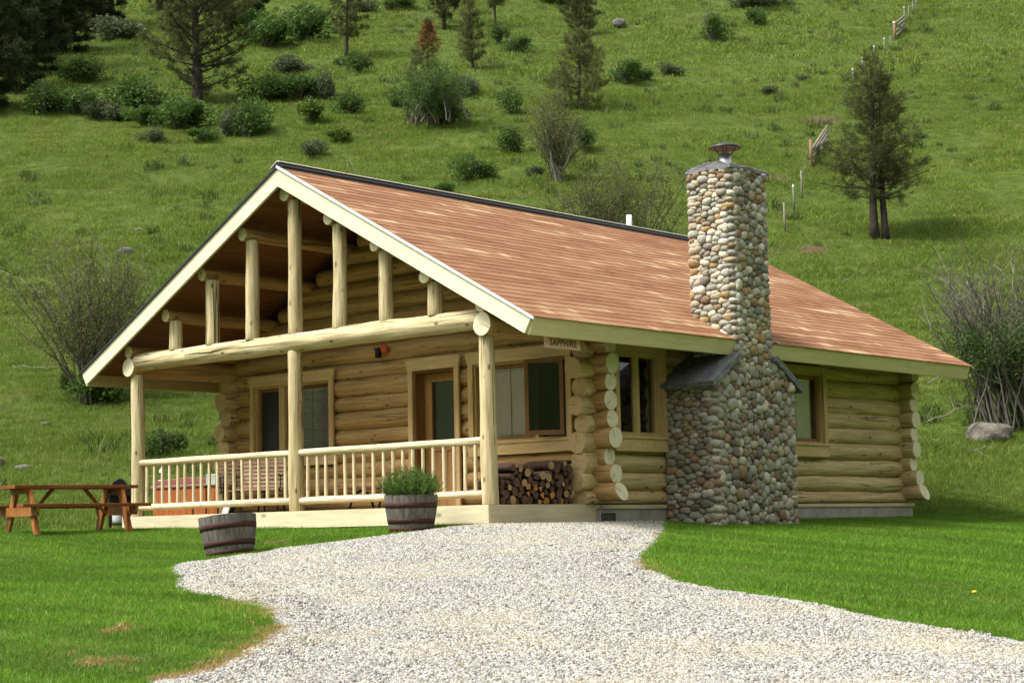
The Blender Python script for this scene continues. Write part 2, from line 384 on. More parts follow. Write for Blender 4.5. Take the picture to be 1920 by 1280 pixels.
def ground_z(x, y):
    x = np.asarray(x, float); y = np.asarray(y, float)
    D, L = DL(x, y)
    dx = np.maximum(0, x - 4.3); dy = np.maximum(0, -0.3 - y); dist = np.sqrt(dx * dx + dy * dy)
    q = np.clip((x + 4.5) / 6.5, 0, 1); q = q * q * (3 - 2 * q)          # the lawn left of the porch lies higher and flatter
    z = -0.225 - 0.07 * q - (0.006 + 0.080 * q) * np.minimum(dist, 12) - 0.05 * np.maximum(0, dist - 12)
    z = np.maximum(z, -6.0) + 0.42 * np.maximum(0, -60 - D) + 0.42 * np.maximum(0, np.abs(L) - 75) * np.clip((70 - D) / 40, 0, 1)  # unseen slopes behind and beside the view, added to darken window reflections
    t = np.maximum(0, hill_t(x, y))
    z = z + 0.20 * t + 0.25 * (t - 15 * (1 - np.exp(-t / 15)))
    amp = np.clip(t / 12, 0, 1)
    z = z + amp * (0.42 * fbm(x / 14, y / 14, 3) + 0.36 * fbm(L / 7 + D / 40, D / 1.1, 3) + 0.10 * fbm(x / 0.9, y / 0.9, 2)) + 0.010 * fbm(x / 1.7 + 9, y / 1.7, 2) * np.clip(dist * 0.6 + amp, 0, 1)
    return z
def gz(x, y): return float(ground_z(x, y))
def ray(px, py):
    v = CF * FPX + CR * (px - 960) - CU * (py - 640); return v / np.linalg.norm(v)
def ground_at(px, py):
    """where the sight line through that point of the photograph meets the terrain"""
    v = ray(px, py); h = math.hypot(v[0], v[1]); s = np.arange(7.0, 330.0, 0.05) / h
    P = CAM_POS[None, :] + s[:, None] * v[None, :]
    d = P[:, 2] - ground_z(P[:, 0], P[:, 1]); k = np.argmax(d < 0)
    if d[k] >= 0: k = len(s) - 1
    return P[k]
def depth(p): return float((np.asarray(p) - CAM_POS) @ CF)

# driveway outline (on the ground), from the porch corner round by the barrels and back along the right lawn
DRIVE_PX = [(1122, 979), (1190, 979), (1256, 979), (1244, 998), (1224, 1022), (1203, 1043), (1200, 1054), (1214, 1071), (1262, 1090), (1340, 1107), (1450, 1124), (1560, 1143),
            (1650, 1166), (1760, 1181), (1850, 1195), (1920, 1207), (2150, 1245), (2300, 1400), (250, 1400), (285, 1284), (330, 1276), (385, 1262), (440, 1238), (500, 1203), (519, 1184), (514, 1163), (482, 1140), (420, 1125),
            (352, 1112), (331, 1100), (344, 1086), (326, 1076), (330, 1062), (380, 1055), (440, 1046), (486, 1040), (522, 1031), (560, 1028), (640, 1018), (720, 1008), (800, 997), (860, 988), (917, 983)]
DRIVE = np.array([ground_at(*p)[:2] for p in DRIVE_PX])
DRIVE[0] = (4.14, 2.2); DRIVE[-1] = (4.14, -0.22)
def resample(poly, step):
    out = []
    for i in range(len(poly)):
        a = poly[i]; b = poly[(i + 1) % len(poly)]; n = max(1, int(np.hypot(*(b - a)) / step))
        for k in range(n): out.append(a + (b - a) * k / n)
    return np.array(out)
DRIVE = resample(DRIVE, 0.18)
_w = fbm(DRIVE[:, 0] / 0.5, DRIVE[:, 1] / 0.5, 3)
_house = (DRIVE[:, 0] < 4.6) & (DRIVE[:, 1] > -0.5)
DRIVE[:, 0] += np.where(_house, 0, 0.06 * _w); DRIVE[:, 1] += np.where(_house, 0, 0.06 * fbm(DRIVE[:, 1] / 0.5 + 8, DRIVE[:, 0] / 0.5, 3))
def inside(x, y, poly=DRIVE):
    c = np.zeros(len(x), bool); n = len(poly)
    for i in range(n):
        x0, y0 = poly[i]; x1, y1 = poly[(i + 1) % n]
        cond = ((y0 > y) != (y1 > y))
        if y0 != y1: c ^= cond & (x < (x1 - x0) * (y - y0) / (y1 - y0) + x0)
    return c
def edge_dist(x, y, poly=DRIVE):
    d = np.full(len(x), 1e9)
    for p in poly: d = np.minimum(d, (x - p[0]) ** 2 + (y - p[1]) ** 2)
    return np.sqrt(d)
SOIL = [(ground_at(1540, 226), 1.3, 0.5), (ground_at(1460, 335), 0.7, 0.5), (ground_at(1524, 470), 0.5, 0.5)]
def on_soil(x, y):
    m = np.zeros(len(x), bool)
    for c, a, b in SOIL:
        D, L = DL(x, y); D0, L0 = DL(c[0], c[1]); m |= ((L - L0) / b) ** 2 + ((D - D0) / a) ** 2 < 1
    return m

# ground sheet
t = NT('ground_soil_and_turf'); v = t.pos()
n1 = t.noise(v, 0.12, 5); n2 = t.noise(v, 1.3, 5); n3 = t.noise(v, 9, 4)
c = t.ramp(n2, [(0.3, (0.040, 0.060, 0.012)), (0.55, (0.065, 0.095, 0.016)), (0.75, (0.090, 0.115, 0.022))])
c = t.mix(t.ramp(n1, [(0.4, (0, 0, 0)), (0.65, (0.6,) * 3)]), c, (0.045, 0.075, 0.014))
c = t.mix(t.ramp(n3, [(0.55, (0, 0, 0)), (0.8, (0.5,) * 3)]), c, (0.13, 0.105, 0.045))
for cc, a, b in SOIL:
    off = t.n('ShaderNodeVectorMath', operation='SUBTRACT'); t.set(off.inputs[0], v); off.inputs[1].default_value = tuple(cc)
    wob = t.math('MULTIPLY_ADD', n2, 1.2, -0.6)
    ln = t.n('ShaderNodeVectorMath', operation='LENGTH'); t.set(ln.inputs[0], off.outputs[0])
    m = t.math('SUBTRACT', 1.4, t.math('ADD', t.math('DIVIDE', ln.outputs[1], (a + b) / 2), wob), clamp=True)
    c = t.mix(m, c, (0.085, 0.055, 0.035))
M['ground'] = t.principled(c, 0.95, t.bump(n3, 0.6, 0.06), spec=0.1)
Ds = np.concatenate([np.arange(-240, -40, 10.0), np.arange(-40, 8, 3.0), np.arange(8, 46, 0.25), np.arange(46, 130, 0.6), np.arange(130, 300, 4.0)])
Ls = np.concatenate([np.arange(-330, -150, 12.0), np.arange(-150, -42, 4.0), np.arange(-42, -13, 0.7), np.arange(-13, 13, 0.25), np.arange(13, 42, 0.7), np.arange(42, 150, 4.0), np.arange(150, 331, 12.0)])
DD, LL = np.meshgrid(Ds, Ls, indexing='ij'); GX, GY = XY(DD, LL)
GV = np.stack([GX, GY, ground_z(GX, GY)], -1).reshape(-1, 3)
nd, nl = len(Ds), len(Ls)
ii, jj = np.meshgrid(np.arange(nd - 1), np.arange(nl - 1), indexing='ij'); a = (ii * nl + jj).ravel()
GF = np.stack([a, a + 1, a + nl + 1, a + nl], 1)[:, ::-1]
ground = bpy.data.objects.new('ground', raw_mesh('ground', GV, GF, [M['ground']], True)); link(ground); tag(ground, kind='structure')

# gravel driveway sheet
bb0 = DRIVE.min(0); bb1 = DRIVE.max(0)
gx, gy = np.meshgrid(np.arange(bb0[0], bb1[0], 0.3), np.arange(bb0[1], bb1[1], 0.3)); gx = gx.ravel(); gy = gy.ravel()
k = inside(gx, gy); gx, gy = gx[k], gy[k]; k = edge_dist(gx, gy) > 0.15; gx, gy = gx[k], gy[k]
pts2 = [Vector(p) for p in DRIVE] + [Vector(p) for p in zip(gx, gy)]
nb = len(DRIVE)
dv, _, df, *_ = delaunay_2d_cdt(pts2, [], [list(range(nb))], 1, 1e-5)
dv = np.array([(p.x, p.y) for p in dv]); dz = ground_z(dv[:, 0], dv[:, 1]) + 0.012 + 0.035 * np.clip(edge_dist(dv[:, 0], dv[:, 1]) / 0.6, 0, 1)
t = NT('gravel_bed'); v = t.pos()
c = t.ramp(t.voro(v, 38, 'F1', 1), [(0.0, (0.24, 0.23, 0.20)), (0.5, (0.46, 0.45, 0.40)), (1.0, (0.66, 0.65, 0.60))])
c = t.mix(t.ramp(t.voro(v, 38), [(0.28, (0, 0, 0)), (0.55, (0.75,) * 3)]), c, (0.13, 0.12, 0.10))
n = t.noise(v, 0.7, 5)
c = t.mix(t.ramp(n, [(0.5, (0, 0, 0)), (0.72, (0.55,) * 3)]), c, (0.50, 0.43, 0.27))
M['gravel_bed'] = t.principled(c, 0.95, t.bump(t.voro(v, 38), -0.6, 0.03), spec=0.1)
drive = bpy.data.objects.new('gravel_driveway', raw_mesh('gravel_driveway', np.column_stack([dv, dz]), [tuple(f) for f in df], [M['gravel_bed']], True)); link(drive); tag(drive, kind='structure')

# ------------------------------------------------------------------ the log cabin
cabin = empty('log_cabin', (0, 0, 0), 0, 'log cabin with brown shingle roof, pale gable boards and river stone chimney', 'cabin')
XW, YF_, YB_, RW = 4.05, 2.20, 11.12, 0.15          # wall centre planes and nominal log radius
ZA, SL = 5.2946, 0.5493                              # ridge height and roof slope
def roof_z(x): return ZA - SL * abs(x)

def log_mesh(length, r0, r1, sides=20, shear0=0.0, shear1=0.0, flat_bottom=None, seed=0, step=0.14, wob=1.0, endmat=1):
    rg = random.Random(seed); ph = [rg.uniform(0, 6.28) for _ in range(8)]; am = [rg.uniform(0.5, 1) for _ in range(8)]
    n = max(3, int(length / step) + 1)
    xs = [0, 0.012] + [length * i / n for i in range(1, n)] + [length - 0.012, length]
    V = []
    for i, x in enumerate(xs):
        e = 0.95 if i in (0, len(xs) - 1) else 1.0
        cy = wob * 0.010 * (am[0] * math.sin(x * 1.3 + ph[0]) + am[1] * 0.5 * math.sin(x * 3.1 + ph[1]))
        cz = wob * 0.008 * (am[2] * math.sin(x * 1.1 + ph[2]) + am[3] * 0.5 * math.sin(x * 3.7 + ph[3]))
        r = (r0 + (r1 - r0) * x / max(length, 1e-6)) * (1 + wob * 0.022 * (math.sin(x * 2.3 + ph[4]) + math.sin(x * 5.9 + ph[5])))
        for k in range(sides):
            th = 2 * PI * k / sides
            rr = r * e * (1 + wob * (0.022 * math.sin(2 * th + ph[6] + x * 0.4) + 0.016 * math.sin(3 * th + ph[7] - x * 1.7) + 0.012 * math.sin(5 * th + x * 4.1 + ph[5])) + wob * rg.uniform(-0.012, 0.012))
            y = cy + rr * math.cos(th); z = cz + rr * math.sin(th)
            if flat_bottom is not None: z = max(z, -flat_bottom)
            sx = x
            if i < 2: sx += shear0 * (z - r) * -1
            if i >= len(xs) - 2: sx += shear1 * (r - z)
            V.append((sx, y, z))
    m = len(xs)
    F = [(i * sides + k, i * sides + (k + 1) % sides, (i + 1) * sides + (k + 1) % sides, (i + 1) * sides + k) for i in range(m - 1) for k in range(sides)]
    F.append(tuple(range(sides))[::-1]); F.append(tuple((m - 1) * sides + k for k in range(sides)))
    mats = [0] * (len(F) - 2) + [1, 1]
    return V, F, mats
_seed = [100]
def log(name, p0, p1, r0, r1, parent, side='log_wall', end='log_end', label=None, **kw):
    _seed[0] += 1
    p0 = Vector(p0); p1 = Vector(p1); d = p1 - p0
    V, F, mm = log_mesh(d.length, r0, r1, seed=_seed[0], **kw)
    me = bpy.data.meshes.new(name); me.from_pydata(V, [], F)
    me.materials.append(M[side]); me.materials.append(M[end]); me.polygons.foreach_set('material_index', mm)
    me.polygons.foreach_set('use_smooth', [m == 0 for m in mm]); me.update()
    o = bpy.data.objects.new(name, me); link(o, parent); o.location = p0
    x = d.normalized(); up = Vector((0, 0, 1)) if abs(x.z) < 0.9 else Vector((0, 1, 0)); y = up.cross(x).normalized(); z = x.cross(y)
    o.rotation_euler = Matrix((x, y, z)).transposed().to_euler()
    if label: o['label'] = label
    return o

# openings: (u0, u1, z0, z1) -- front wall along X, right wall along Y
OPEN_F = [(-3.36, -1.44, 1.0, 2.2), (0.53, 1.447, 0.0, 2.2), (1.846, 3.72, 0.99, 2.2)]
OPEN_S = [(2.60, 3.66, 1.0, 2.27), (7.08, 8.27, 1.0, 2.2)]
Z_SIDE = [0.00, 0.20, 0.455, 0.755, 1.03, 1.31, 1.56, 1.85, 2.12, 2.38, 2.60]
Z_FRONT = [0.04, 0.31, 0.56, 0.82, 1.09, 1.36, 1.64, 1.90, 2.18, 2.45, 2.72]
def spans(u0, u1, z0, z1, opens):
    s = [(u0, u1)]
    for a, b, c, d in opens:
        if z1 - 0.07 > c and z0 + 0.07 < d:
            n = []
            for p, q in s:
                if b <= p or a >= q: n.append((p, q)); continue
                if a > p: n.append((p, a))
                if b < q: n.append((b, q))
            s = n
    return [x for x in s if x[1] - x[0] > 0.08]
def wall_core(name, axis, plane, u0, u1, z0, z1, opens, gable=False):
    mb = MB(); us = sorted({u0, u1, *[a for o in opens for a in o[:2]]})
    for a, b in zip(us[:-1], us[1:]):
        op = [o for o in opens if o[0] <= a + 1e-6 and o[1] >= b - 1e-6]
        segs = [(z0, z1)] if not op else [(z0, op[0][2]), (op[0][3], z1)]
        for c, d in segs:
            if d - c < 0.02: continue
            if axis == 'X': mb.box(a, b, plane - 0.06, plane + 0.06, c, d)
            else: mb.box(plane - 0.06, plane + 0.06, a, b, c, d)
    if gable:
        mb.prism([(-3.9, 2.6), (3.9, 2.6), (0, ZA - 0.36)], 'Y', plane - 0.05, plane + 0.05)
    return mb.build(name, M['chink'], cabin)
PROT = 0.33
rg = random.Random(5)
def side_wall(name, X, opens, label):
    w = wall_core(name, 'Y', X, YF_ - 0.1, YB_ + 0.1, 0.0, 2.6, opens); w['label'] = label
    s = 1 if X > 0 else -1
    for i in range(len(Z_SIDE) - 1):
        z0, z1 = Z_SIDE[i], Z_SIDE[i + 1]; zc = (z0 + z1) / 2; r = (z1 - z0) / 2 + 0.010
        ext = PROT + rg.uniform(-0.05, 0.05) + (0.06 if i % 2 else -0.02)
        if i == 0: zc, r = 0.06, 0.145
        if 0 < i: r *= 1.09 if i % 2 else 0.98
        for a, b in spans(YF_ - ext, YB_ + PROT + rg.uniform(-.05, .05), z0, z1, opens):
            if i == 9: a = max(a, YF_ + 0.1)
            log('wall_log', (X, a, zc), (X, b, zc), r * rg.uniform(0.97, 1.05), r * rg.uniform(0.94, 1.0), w, 'log_wall', 'log_end_tan', flat_bottom=0.055 if i == 0 else None)
    return w
def cross_wall(name, Y, opens, label, side='log_wall', gable=True):
    w = wall_core(name, 'X', Y, -XW + 0.1, XW - 0.1, 0.0, 2.6, opens, True); w['label'] = label
    for i in range(len(Z_FRONT) - 1):
        z0, z1 = Z_FRONT[i], Z_FRONT[i + 1]; zc = (z0 + z1) / 2; r = (z1 - z0) / 2 + 0.010
        ext = PROT + rg.uniform(-0.04, 0.05) + (0.05 if i % 2 else 0)
        if i == 8: ext += 0.08
        sh = 0.0
        if i == 0: ext += 0.07; sh = 0.42
        r *= 1.08 if i % 2 else 0.97
        for a, b in spans(-XW - ext, XW + ext, z0, z1, opens):
            if i == 9: a, b = max(a, -4.35), min(b, 4.35)
            log('wall_log', (a, Y, zc), (b, Y, zc), r * rg.uniform(0.95, 1.03), r * rg.uniform(0.97, 1.05), w, side, 'log_end',
                shear0=sh if a < -XW else 0, shear1=sh if b > XW else 0)
    z = 2.72
    while z < 4.75:
        h = rg.uniform(0.25, 0.29); zc = z + h / 2; hw = (ZA - 0.30 - zc - 0.05) / SL
        if hw > 0.25: log('wall_log', (-hw, Y, zc), (hw, Y, zc), h / 2 + 0.008, h / 2 + 0.008, w, side, 'log_end_tan')
        z += h
    return w
side_wall('log_wall', XW, OPEN_S, 'right log wall beside the stone chimney')
side_wall('log_wall', -XW, [], 'far left log wall')
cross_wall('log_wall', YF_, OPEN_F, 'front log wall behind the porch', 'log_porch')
cross_wall('log_wall', YB_, [], 'rear log wall')

# foundation with sill plate and vent
fb = MB()
fb.box(-4.16, 4.16, 2.12, 11.36, -0.75, -0.072)
fo = fb.build('foundation', M['concrete'], cabin)
sb_ = MB(); sb_.box(-4.185, 4.185, 2.10, 11.385, -0.07, -0.012); sb_.build('sill_plate', M['rimY'], fo)
vg = MB(); vg.box(4.162, 4.185, 2.16, 2.50, -0.255, -0.135)
for k in range(7): vg.box(4.186, 4.196, 2.20 + k * 0.04, 2.215 + k * 0.04, -0.24, -0.15, 1)
vg.build('vent_grille', [M['black'], M['tpost']], fo)
vf = MB(); vf.box(4.161, 4.20, 2.13, 2.16, -0.27, -0.12); vf.box(4.161, 4.20, 2.50, 2.53, -0.27, -0.12); vf.box(4.161, 4.20, 2.16, 2.50, -0.134, -0.12); vf.box(4.161, 4.20, 2.16, 2.50, -0.27, -0.256)
vf.build('vent_frame', M['concrete'], fo)

# porch deck
dk = MB()
for k in range(58):
    x0 = -4.09 + k * 0.141; dk.box(x0, x0 + 0.135, -0.16, 2.06, -0.035, -0.003)
deck = dk.build('porch_deck', M['deck'], cabin)
rb = MB(); rb.box(-4.135, 4.135, -0.205, -0.163, -0.25, 0.0); rb.build('rim_board', M['rim'], deck)
rb = MB(); rb.box(4.092, 4.136, -0.161, 2.135, -0.25, 0.0); rb.build('rim_board', M['rimY'], deck)
rb = MB(); rb.box(-4.136, -4.092, -0.161, 2.135, -0.25, 0.0); rb.build('rim_board', M['rimY'], deck)
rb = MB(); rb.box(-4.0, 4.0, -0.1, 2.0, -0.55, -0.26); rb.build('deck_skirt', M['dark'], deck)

# porch timbers: posts, beam, plate beams, gable posts, purlins
for x in (-3.99, 0.0, 3.985):
    log('porch_post', (x, 0, 0), (x + (0.0), 0, 2.45 if x == 0 else 2.37), 0.118, 0.112, cabin, 'log_pale', 'log_end')
log('porch_beam', (-3.93, 0, 2.577), (3.93, 0, 2.587), 0.150, 0.145, cabin, 'log_pale', 'log_end')
for s in (-1, 1):
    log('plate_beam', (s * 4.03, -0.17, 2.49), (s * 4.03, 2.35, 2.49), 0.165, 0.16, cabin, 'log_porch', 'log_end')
    log('plate_beam', (s * 4.05, 2.35, 2.49), (s * 4.05, 11.6, 2.49), 0.16, 0.155, cabin, 'log_wall', 'log_end')
PZ = {0: 4.885, 1: 4.375, 2: 3.845, 3: 3.275}
for x in (0, 1, 2, 3):
    for s in ((1,) if x == 0 else (-1, 1)):
        xx = s * x + (0.04 if x == 3 and s < 0 else 0)
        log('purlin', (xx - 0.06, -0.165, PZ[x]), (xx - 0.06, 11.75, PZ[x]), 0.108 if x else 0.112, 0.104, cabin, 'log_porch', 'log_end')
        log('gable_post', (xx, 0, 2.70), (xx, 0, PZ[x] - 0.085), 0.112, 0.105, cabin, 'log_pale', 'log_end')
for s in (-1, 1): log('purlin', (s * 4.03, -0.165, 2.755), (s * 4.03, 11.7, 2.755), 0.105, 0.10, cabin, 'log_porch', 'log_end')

# long drying cracks in two posts and in the beam
def crack(parent, f, n, r, name='drying_crack'):
    rp = random.Random(n); mb = MB(); P_ = [f(i / n) for i in range(n + 1)]
    mb.tube([Vector(p) + Vector((rp.gauss(0, .0015), rp.gauss(0, .0015), rp.gauss(0, .0015))) for p in P_], [r * (0.25 + math.sin(PI * min(1, max(0.05, i / n)))) for i in range(n + 1)], 5); o = mb.build(name, M['dark'], parent, True)
    o.matrix_parent_inverse = parent.matrix_basis.inverted(); return o
posts = [o for o in cabin.children if o.name.startswith('porch_post')]; beam = [o for o in cabin.children if o.name.startswith('porch_beam')][0]
crack(posts[2], lambda u: (3.985 + 0.113 * math.cos(-0.16 + 0.05 * math.sin(5 * u)), 0.113 * math.sin(-0.16 + 0.05 * math.sin(5 * u)), 0.02 + 1.9 * u), 24, 0.0045)
crack(posts[1], lambda u: (0.114 * math.cos(-0.45 + 0.5 * u), 0.114 * math.sin(-0.45 + 0.5 * u), 0.02 + 1.0 * u), 16, 0.0045)
crack(beam, lambda u: (-2.55 + 1.15 * u, -0.148, 2.575 + 0.03 * u + 0.01 * math.sin(9 * u)), 18, 0.007)
# railings
def railing(x0, x1, n, label):
    r = MB().box(x0, x0 + 0.001, -0.001, 0.001, 0.5, 0.501)
    o = log('porch_railing', (x0, 0, 0.885), (x1, 0, 0.885), 0.056, 0.052, cabin, 'rail', 'rail', wob=0.5, label=label)
    def sub(name, p0, p1, ra, rb_):
        c = log(name, p0, p1, ra, rb_, None, 'rail', 'rail', wob=0.6, sides=12)
        mw = c.matrix_basis.copy(); c.parent = o; c.matrix_parent_inverse = o.matrix_basis.inverted(); return c
    sub('bottom_rail', (x0, 0, 0.155), (x1, 0, 0.155), 0.054, 0.05)
    for k in range(n):
        x = x0 + 0.10 + (x1 - x0 - 0.20) * (k + 0.3) / (n - 0.4)
        sub('baluster', (x, 0, 0.19), (x, 0, 0.85), 0.028, 0.026)
railing(-3.89, -0.10, 18, 'left section of porch railing')
railing(0.10, 3.89, 18, 'right section of porch railing')

# roof: shingle courses as real laps
W2, Y0, Y1 = 5.14, -0.35, 12.07
nc = 33; ex = 0.132; cs = math.cos(math.atan(SL)); sn = math.sin(math.atan(SL)); slope_len = W2 / cs
ex = slope_len / nc
V = []; F = []; tabs = []
rr = np.random.default_rng(3)
def blotch(i, y): return float(vnoise(np.array(y * 1.1 + 31 * i), np.array(i * 7.7)))
for s in (-1, 1):
    for i in range(nc):
        d0 = i * ex; d1 = (i + 1) * ex + 0.012; y = Y0 - rr.uniform(0, 0.3)
        while y < Y1:
            w = rr.uniform(0.12, 0.32); ya, yb = max(y, Y0), min(y + w, Y1); y += w
            if yb - ya < 0.01: continue
            th = 0.009 + rr.uniform(0, 0.003)
            b = len(V)
            for dd, h in ((d0, 0.004), (d1, th)):
                x = s * (dd * cs + h * sn); z = ZA - dd * sn + h * cs
                V += [(x, ya, z), (x, yb, z)]
            x = s * (d1 * cs); z = ZA - d1 * sn
            V += [(x, ya, z), (x, yb, z)]
            q = [(b, b + 1, b + 3, b + 2), (b + 2, b + 3, b + 5, b + 4)]
            if s > 0: q = [f[::-1] for f in q]
            F += q; base = 0.44 + 0.98 * blotch(i, (ya + yb) / 2) + rr.normal(0, 0.10)
            tv = min(1, max(0, base)); tabs += [tv, tv]
roof = bpy.data.objects.new('roof', raw_mesh('roof', V, F, [M['shingle']], attrs={'tab': ('FACE', 'FLOAT', tabs)})); link(roof, cabin)
F4 = 0.0
def slope_slab(s, d0, d1, t0, t1, y0, y1, mat, name, parent):
    """a board lying in the roof plane: distance d down the slope, t below the surface"""
    mb = MB(); poly = []
    for dd, tt in ((d0, t0), (d1, t0), (d1, t1), (d0, t1)):
        poly.append((s * (dd * cs - tt * sn), ZA - dd * sn - tt * cs))
    mb.prism(poly, 'Y', y0, y1); return mb.build(name, mat, parent)
for s in (-1, 1):
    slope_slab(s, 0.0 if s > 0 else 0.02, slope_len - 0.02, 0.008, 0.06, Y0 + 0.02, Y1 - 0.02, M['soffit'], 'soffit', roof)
# rake boards (plumb cut at the peak, square cut at the eave)
def rake(s, ya, yb):
    xa = 0.003 * s; h = 0.268
    xe = s * 5.10; ze = roof_z(5.10) - 0.022
    poly = [(xa, ZA - 0.022), (xe, ze), (xe - s * 0.125, ze - 0.21), (xa, ZA - 0.022 - h - 0.03)]
    mb = MB(); L = math.hypot(xe, ze - ZA)
    b = mb.prism(poly, 'Y', ya, yb)
    return mb
for s in (-1, 1):
    for ya, yb in ((-0.345, -0.30), (12.0, 12.045)):
        o = rake(s, ya, yb).build('rake_board', M['fascia'], roof)
for s in (-1, 1):
    mb = MB(); a = ZA + 0.004
    for ya, yb in ((-0.372, -0.346), (12.046, 12.07)):
        mb.prism([(0, a), (s * 5.16, roof_z(5.16) + 0.004), (s * 5.16, roof_z(5.16) - 0.034), (0, ZA - 0.040)], 'Y', ya, yb)
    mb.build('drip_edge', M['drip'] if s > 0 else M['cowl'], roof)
# eave fascia boards; the right one is cut round the chimney
def eave(s, y0, y1):
    xo = 5.125
    poly = [(s * xo, roof_z(xo) - 0.012), (s * (xo - 0.045), roof_z(xo - .045) - 0.012), (s * (xo - 0.045 - 0.10), roof_z(xo) - 0.235), (s * (xo - 0.10), roof_z(xo) - 0.235)]
    MB().prism(poly, 'Y', y0, y1).build('fascia_board', M['fasciaY'], roof)
eave(-1, -0.299, 11.999); eave(1, -0.299, 4.46); eave(1, 5.44, 11.999)
# ridge vent
mb = MB()
mb.prism([(-0.13, roof_z(0.13) + 0.012), (0.13, roof_z(0.13) + 0.012), (0.13, roof_z(0.13) + 0.055), (0, ZA + 0.062), (-0.13, roof_z(0.13) + 0.055)], 'Y', Y0 + 0.0, Y1)
mb.build('ridge_vent', M['black'], roof)
mb = MB(); mb.prism([(-0.15, roof_z(0.15) + 0.06), (0, ZA + 0.066), (0.045, ZA + 0.050), (0.05, ZA + 0.062), (0, ZA + 0.082), (-0.15, roof_z(0.15) + 0.075)], 'Y', Y0, Y1)
mb.build('ridge_cap', plain_mat('ridge_cap', (0.52, 0.48, 0.42), 0.7), roof)
mb = MB(); mb.lathe([(0.001, 0.0), (0.055, 0.0), (0.055, 0.36), (0.045, 0.36), (0.045, 0.1)], 16, 0, (-0.12, 8.62, ZA - 0.05)); mb.build('vent_pipe', M['white'], roof, True)

# ---------------- windows and door
def to_world(face):
    if face == 'F': return lambda u, n, z: (u, YF_ - n, z)
    return lambda u, n, z: (XW + n, u, z)
def wbox(mb, face, u0, u1, z0, z1, n0, n1, mat=0):
    if face == 'F': mb.box(u0, u1, YF_ - n1, YF_ - n0, z0, z1, mat)
    else: mb.box(XW + n0, XW + n1, u0, u1, z0, z1, mat)
    return mb
def opening_trim(mb, face, op, flare=True, apron=0.20, head=0.19):
    u0, u1, z0, z1 = op; tw = 0.10; a, b = 0.168, 0.212
    wbox(mb, face, u0 - tw, u0, z0 - 0.03, z1, a, b); wbox(mb, face, u1, u1 + tw, z0 - 0.03, z1, a, b)
    e = 0.045
    poly = [(u0 - tw, z1 + 0.002), (u1 + tw, z1 + 0.002), (u1 + tw + e, z1 + head), (u0 - tw - e, z1 + head)]
    if face == 'F': mb.prism(poly, 'Y', YF_ - b - 0.006, YF_ - a, 1)
    else:
        mb.prism([(p[0], p[1]) for p in poly], 'X', XW + a, XW + b + 0.006, 1)
    if apron:
        wbox(mb, face, u0 - tw - 0.02, u1 + tw + 0.02, z0 - apron, z0 - 0.034, a - 0.01, b - 0.002, 1)
def jambs(mb, face, op, depth_in, mat=0, bottom=True):
    u0, u1, z0, z1 = op; t_ = 0.03
    wbox(mb, face, u0, u0 + t_, z0, z1, depth_in, 0.166, mat); wbox(mb, face, u1 - t_, u1, z0, z1, depth_in, 0.166, mat)
    wbox(mb, face, u0 + t_, u1 - t_, z1 - t_, z1, depth_in, 0.166, mat)
    if bottom: wbox(mb, face, u0 + t_, u1 - t_, z0, z0 + t_, depth_in, 0.166, mat)
def sash(parent, face, u0, u1, z0, z1, n0, n1, fw, mat, name='sash'):
    mb = MB()
    wbox(mb, face, u0, u0 + fw, z0, z1, n0, n1); wbox(mb, face, u1 - fw, u1, z0, z1, n0, n1)
    wbox(mb, face, u0 + fw, u1 - fw, z0, z0 + fw, n0, n1); wbox(mb, face, u0 + fw, u1 - fw, z1 - fw, z1, n0, n1)
    o = mb.build(name, mat, parent, bevel=0.004)
    return o
def pane(parent, face, u0, u1, z0, z1, n):
    return wbox(MB(), face, u0, u1, z0, z1, n, n + 0.006).build('pane', M['glass'], parent)
def blind(parent, face, u0, u1, z0, z1, n, mat, tilt=0.012, cords=1, pitch=0.03):
    mb = MB(); z = z0 + 0.02
    while z < z1 - 0.02:
        if face == 'F': mb.add([(u0, YF_ - n + 0.008, z - tilt), (u1, YF_ - n + 0.008, z - tilt), (u1, YF_ - n - 0.008, z + tilt), (u0, YF_ - n - 0.008, z + tilt)], [(0, 1, 2, 3)])
        else: mb.add([(XW + n - 0.008, u0, z - tilt), (XW + n - 0.008, u1, z - tilt), (XW + n + 0.008, u1, z + tilt), (XW + n + 0.008, u0, z + tilt)], [(0, 1, 2, 3)])
        z += pitch
    for k in range(cords):
        uc = u0 + (u1 - u0) * (k + 0.5) / cords; wbox(mb, face, uc - 0.004, uc + 0.004, z0, z1, n + 0.012, n + 0.016, 1)
    wbox(mb, face, u0, u1, z1 - 0.03, z1, n - 0.015, n + 0.015)
    return mb.build('blind', [mat, M['dark_sheet']], parent)
def sill(parent, face, op):
    u0, u1, z0, z1 = op
    return wbox(MB(), face, u0 - 0.11, u1 + 0.11, z0 - 0.033, z0 - 0.002, 0.05, 0.235).build('sill', M['trimH'], parent, bevel=0.004)

